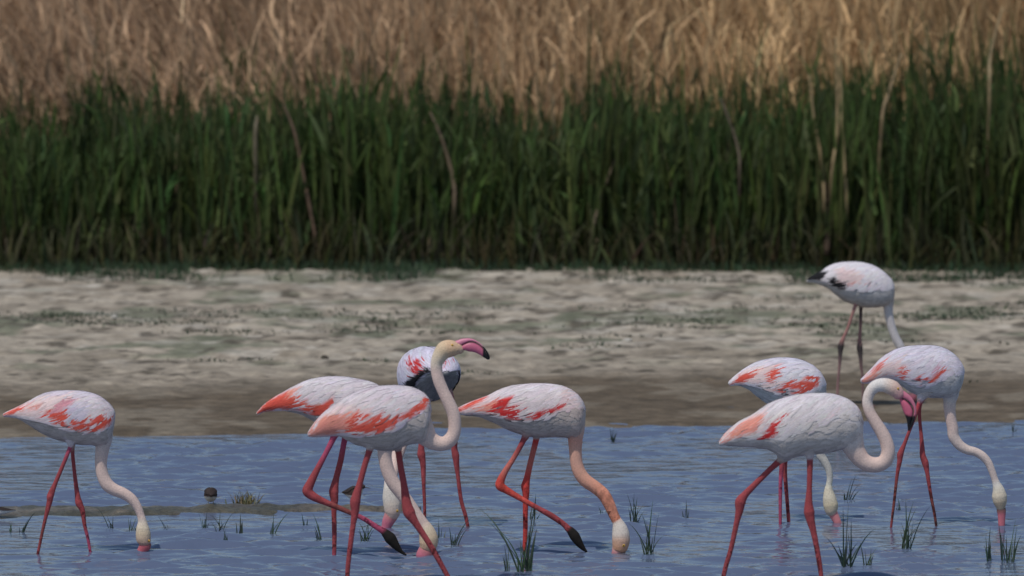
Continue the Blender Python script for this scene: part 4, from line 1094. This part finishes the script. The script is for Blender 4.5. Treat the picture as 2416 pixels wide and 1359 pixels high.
# ---------------------------------------------------------------- sedge tufts in the water
TUFTS = [  # base px, py, blade specs [(tip dx, tip dy)], label
    (27, 1254, [(-6, -24), (3, -20)], 'faint two-bladed tuft nearest the left edge of the water'),
    (50, 1256, [(-2, -14), (16, -32), (34, -16)], 'small fan of three blades left of the leftmost flamingo legs'),
    (268, 1252, [(-38, -20), (-14, -34), (2, -36), (-4, -14)], 'bent tuft with a blade lying left before the leftmost flamingo head'),
    (311, 1252, [(-4, -34), (4, -30), (14, -32), (18, -20)], 'short upright tuft touching the leftmost flamingo head'),
    (397, 1248, [(-24, -32), (-6, -10)], 'single thin blade leaning left right of the leftmost flamingo head'),
    (481, 1248, [(-12, -46), (4, -40), (-2, -20), (8, -30)], 'twin dark blades below the round sandpiper'),
    (519, 1250, [(2, -48), (34, -36), (-32, -32), (-8, -22)], 'wide fan tuft with crossing blades below the dry grass clump'),
    (565, 1258, [(0, -46), (5, -30), (-3, -24)], 'upright slim tuft right of the wide fan tuft'),
    (533, 1277, [(-16, -32), (4, -28), (-2, -14)], 'low faint tuft nearest the viewer under the mud bar'),
    (642, 1260, [(0, -56), (42, -44), (2, -30)], 'dark upright blade with one long blade leaning right'),
    (720, 1243, [(-6, -34), (2, -20)], 'faint thin blades left of the lifted leg of the pair'),
    (755, 1275, [(-22, -62), (-6, -40), (-12, -34), (2, -26)], 'slim tuft leaning left beside the standing leg of the pair'),
    (861, 1275, [(-14, -60), (-22, -44), (0, -50), (12, -44), (30, -40), (20, -28), (-6, -30)], 'green fan tuft between the legs of the upright flamingo'),
    (1040, 1273, [(0, -52), (4, -30), (-16, -28)], 'dark upright tuft by the neck of the submerged head'),
    (1070, 1287, [(-6, -44), (-14, -22), (2, -28), (26, -40), (48, -34)], 'thin branching tuft beneath the flamingo seen from behind'),
    (1240, 1348, [(-100, -98), (-80, -112), (-40, -60), (-14, -70), (6, -110), (22, -165), (26, -150), (14, -90), (-4, -80), (34, -120), (10, -60), (20, -100), (2, -50), (-22, -44)], 'largest dark tuft in front of the orange-necked flamingo leg'),
    (1196, 1348, [(-8, -60), (4, -58), (-4, -40), (10, -36)], 'short green tuft just left of the largest one'),
    (1258, 1224, [(-10, -40), (4, -62), (8, -44), (-2, -26), (14, -24)], 'tuft behind the crossing legs of the orange-necked flamingo'),
    (1426, 1219, [(-10, -24), (4, -20)], 'tiny leaning blades behind the orange neck'),
    (1443, 1040, [(-6, -34), (4, -30), (10, -22), (-2, -20)], 'small far tuft in open water near the shore'),
    (1496, 1233, [(-20, -72), (-12, -60), (2, -74), (8, -60), (30, -44), (-4, -40)], 'tall slim tuft right of the orange-necked flamingo head'),
    (1531, 1308, [(-50, -70), (-24, -100), (-14, -84), (12, -128), (16, -100), (4, -60), (-8, -50), (36, -40)], 'tall spreading tuft lower right of the orange-necked flamingo head'),
    (1618, 1224, [(-2, -44), (3, -30)], 'faint upright blades alone left of the large pale flamingo'),
    (2000, 1340, [(-50, -74), (-36, -48), (-4, -150), (0, -120), (10, -150), (6, -70), (62, -90), (36, -60), (-16, -56)], 'large dark tuft between the large pale flamingo and the right legs'),
    (2047, 1336, [(-12, -60), (-4, -40), (4, -44), (28, -48), (14, -30)], 'lighter small tuft on the right of the large dark tuft'),
    (2000, 1182, [(14, -56), (22, -66), (34, -40), (-4, -22), (6, -28)], 'far tuft right of the half hidden flamingo head'),
    (2123, 1205, [(-6, -28), (-2, -18)], 'tiny tuft between the two legs of the rightmost flamingo'),
    (2138, 1293, [(-4, -120), (24, -112), (34, -98), (52, -104), (30, -44), (-18, -60), (8, -70), (2, -50)], 'tuft with long blades leaning right before the rightmost flamingo legs'),
    (2333, 1322, [(-5, -60), (4, -84), (1, -50), (-8, -34)], 'narrow dark tuft left below the rightmost flamingo head'),
    (2370, 1324, [(-16, -78), (-8, -90), (4, -84), (0, -60), (10, -50)], 'green tuft directly below the rightmost flamingo bill'),
    (2385, 1324, [(10, -84), (16, -100), (6, -70), (22, -64)], 'tuft nearest the right edge below the rightmost flamingo'),
    (2388, 1022, [(-4, -26), (5, -24), (10, -14)], 'tiny far tuft near the shore at the right edge'),
]
for k, (px, py, tips, lab) in enumerate(TUFTS):
    b0 = G(px, py); Yd = b0[1]; sc = FPX / Yd
    tips = list(tips) + [(tx * 0.6 + random.uniform(-5, 5), ty * random.uniform(0.35, 0.7)) for tx, ty in tips for _ in range(1)]
    n = len(tips)
    base = np.tile(b0, (n, 1)) + np.stack([rng.uniform(-1, 1, n) * 0.010 * (1 + n / 10), rng.uniform(-1, 1, n) * 0.03, np.full(n, -0.03)], -1)
    tp = np.array([(tx / sc, -ty / sc) for tx, ty in tips])
    hh = np.maximum(tp[:, 1] + 0.03, 0.02)
    ln = np.stack([tp[:, 0] / hh * 0.6, rng.normal(0, 0.15, n)], -1); cu = np.stack([tp[:, 0] / hh * 0.4, rng.normal(0, 0.1, n)], -1)
    dr = np.minimum((((ln + cu) ** 2).sum(1)) * 0.45, 0.6)
    hh2 = hh / (1 - dr)
    ln *= (hh / hh2)[:, None]; cu *= (hh / hh2)[:, None]
    cold = (0.040, 0.062, 0.048) if k % 3 else (0.055, 0.085, 0.05)
    V, F, C = blades(base, hh2, rng.uniform(0.006, 0.0125, n) * (1.1 if n > 16 else 0.8), ln, cu, jitter(cold, n, 0.2), 7, 0.1, wid_ax=rng.normal(0, 0.5, n))
    o = mkmesh('sedge_tuft', V, F, C, M_TUFT, root=b0); o.location = b0
    tag(o, lab, 'grass tuft', 'sedge tufts standing in the shallow water')

# ---------------------------------------------------------------- clods and stones on the mud
STONES = [(766, 846, 9, 6, (.06, .05, .04), 'dark clod of mud alone on the flat above the half hidden pair'),
          (2352, 652, 16, 9, (.06, .05, .04), 'dark clod near the reeds at the right edge'),
          (1282, 1000, 10, 5, (.04, .035, .03), 'small dark stone at the waterline above the orange-necked flamingo'),
          (1168, 1008, 9, 4, (.05, .045, .035), 'tiny dark clod on the waterline right of the curved-up neck'),
          (270, 750, 8, 5, (.45, .42, .38), 'pale shell on the mudflat above the leftmost flamingo'),
          (1480, 806, 12, 5, (.48, .45, .40), 'pale stone on the mudflat right of the upright head')]
for px, py, rx, rz, colr, lab in STONES:
    c = G(px, py, 0.03 if py > 950 else 0.10); Yd = c[1]
    for _ in range(3):
        z = float(ground_h(np.array([c[0]]), np.array([c[1]]))[0]); c = G(px, py, z)
    sc = FPX / c[1]
    th, ph = np.meshgrid(np.linspace(0, math.pi, 12), np.linspace(0, 2 * math.pi, 19), indexing='ij')
    S = np.stack([np.sin(th) * np.cos(ph), np.sin(th) * np.sin(ph), np.cos(th)], -1).reshape(-1, 3)
    rr = 1 + 0.45 * (N1.fbm(S[:, 0] * 1.7 + px, S[:, 1] * 1.7 + S[:, 2] * 2.3, 3) - 0.5)
    V = S * rr[:, None] * np.array([rx / sc, rx / sc * 0.9, rz / sc]) + np.array([0, 0, rz / sc * 0.4])
    o = mkmesh('mud_clod' if colr[0] < .1 else 'pale_stone', V, grid_faces(12, 19), np.array(colr), M_MUD); o.location = c
    tag(o, lab, 'clod' if colr[0] < .1 else 'stone')

print('TRIS', sum(len(p.data.polygons) * 2 for p in scn.objects if p.type == 'MESH'), len(scn.objects))
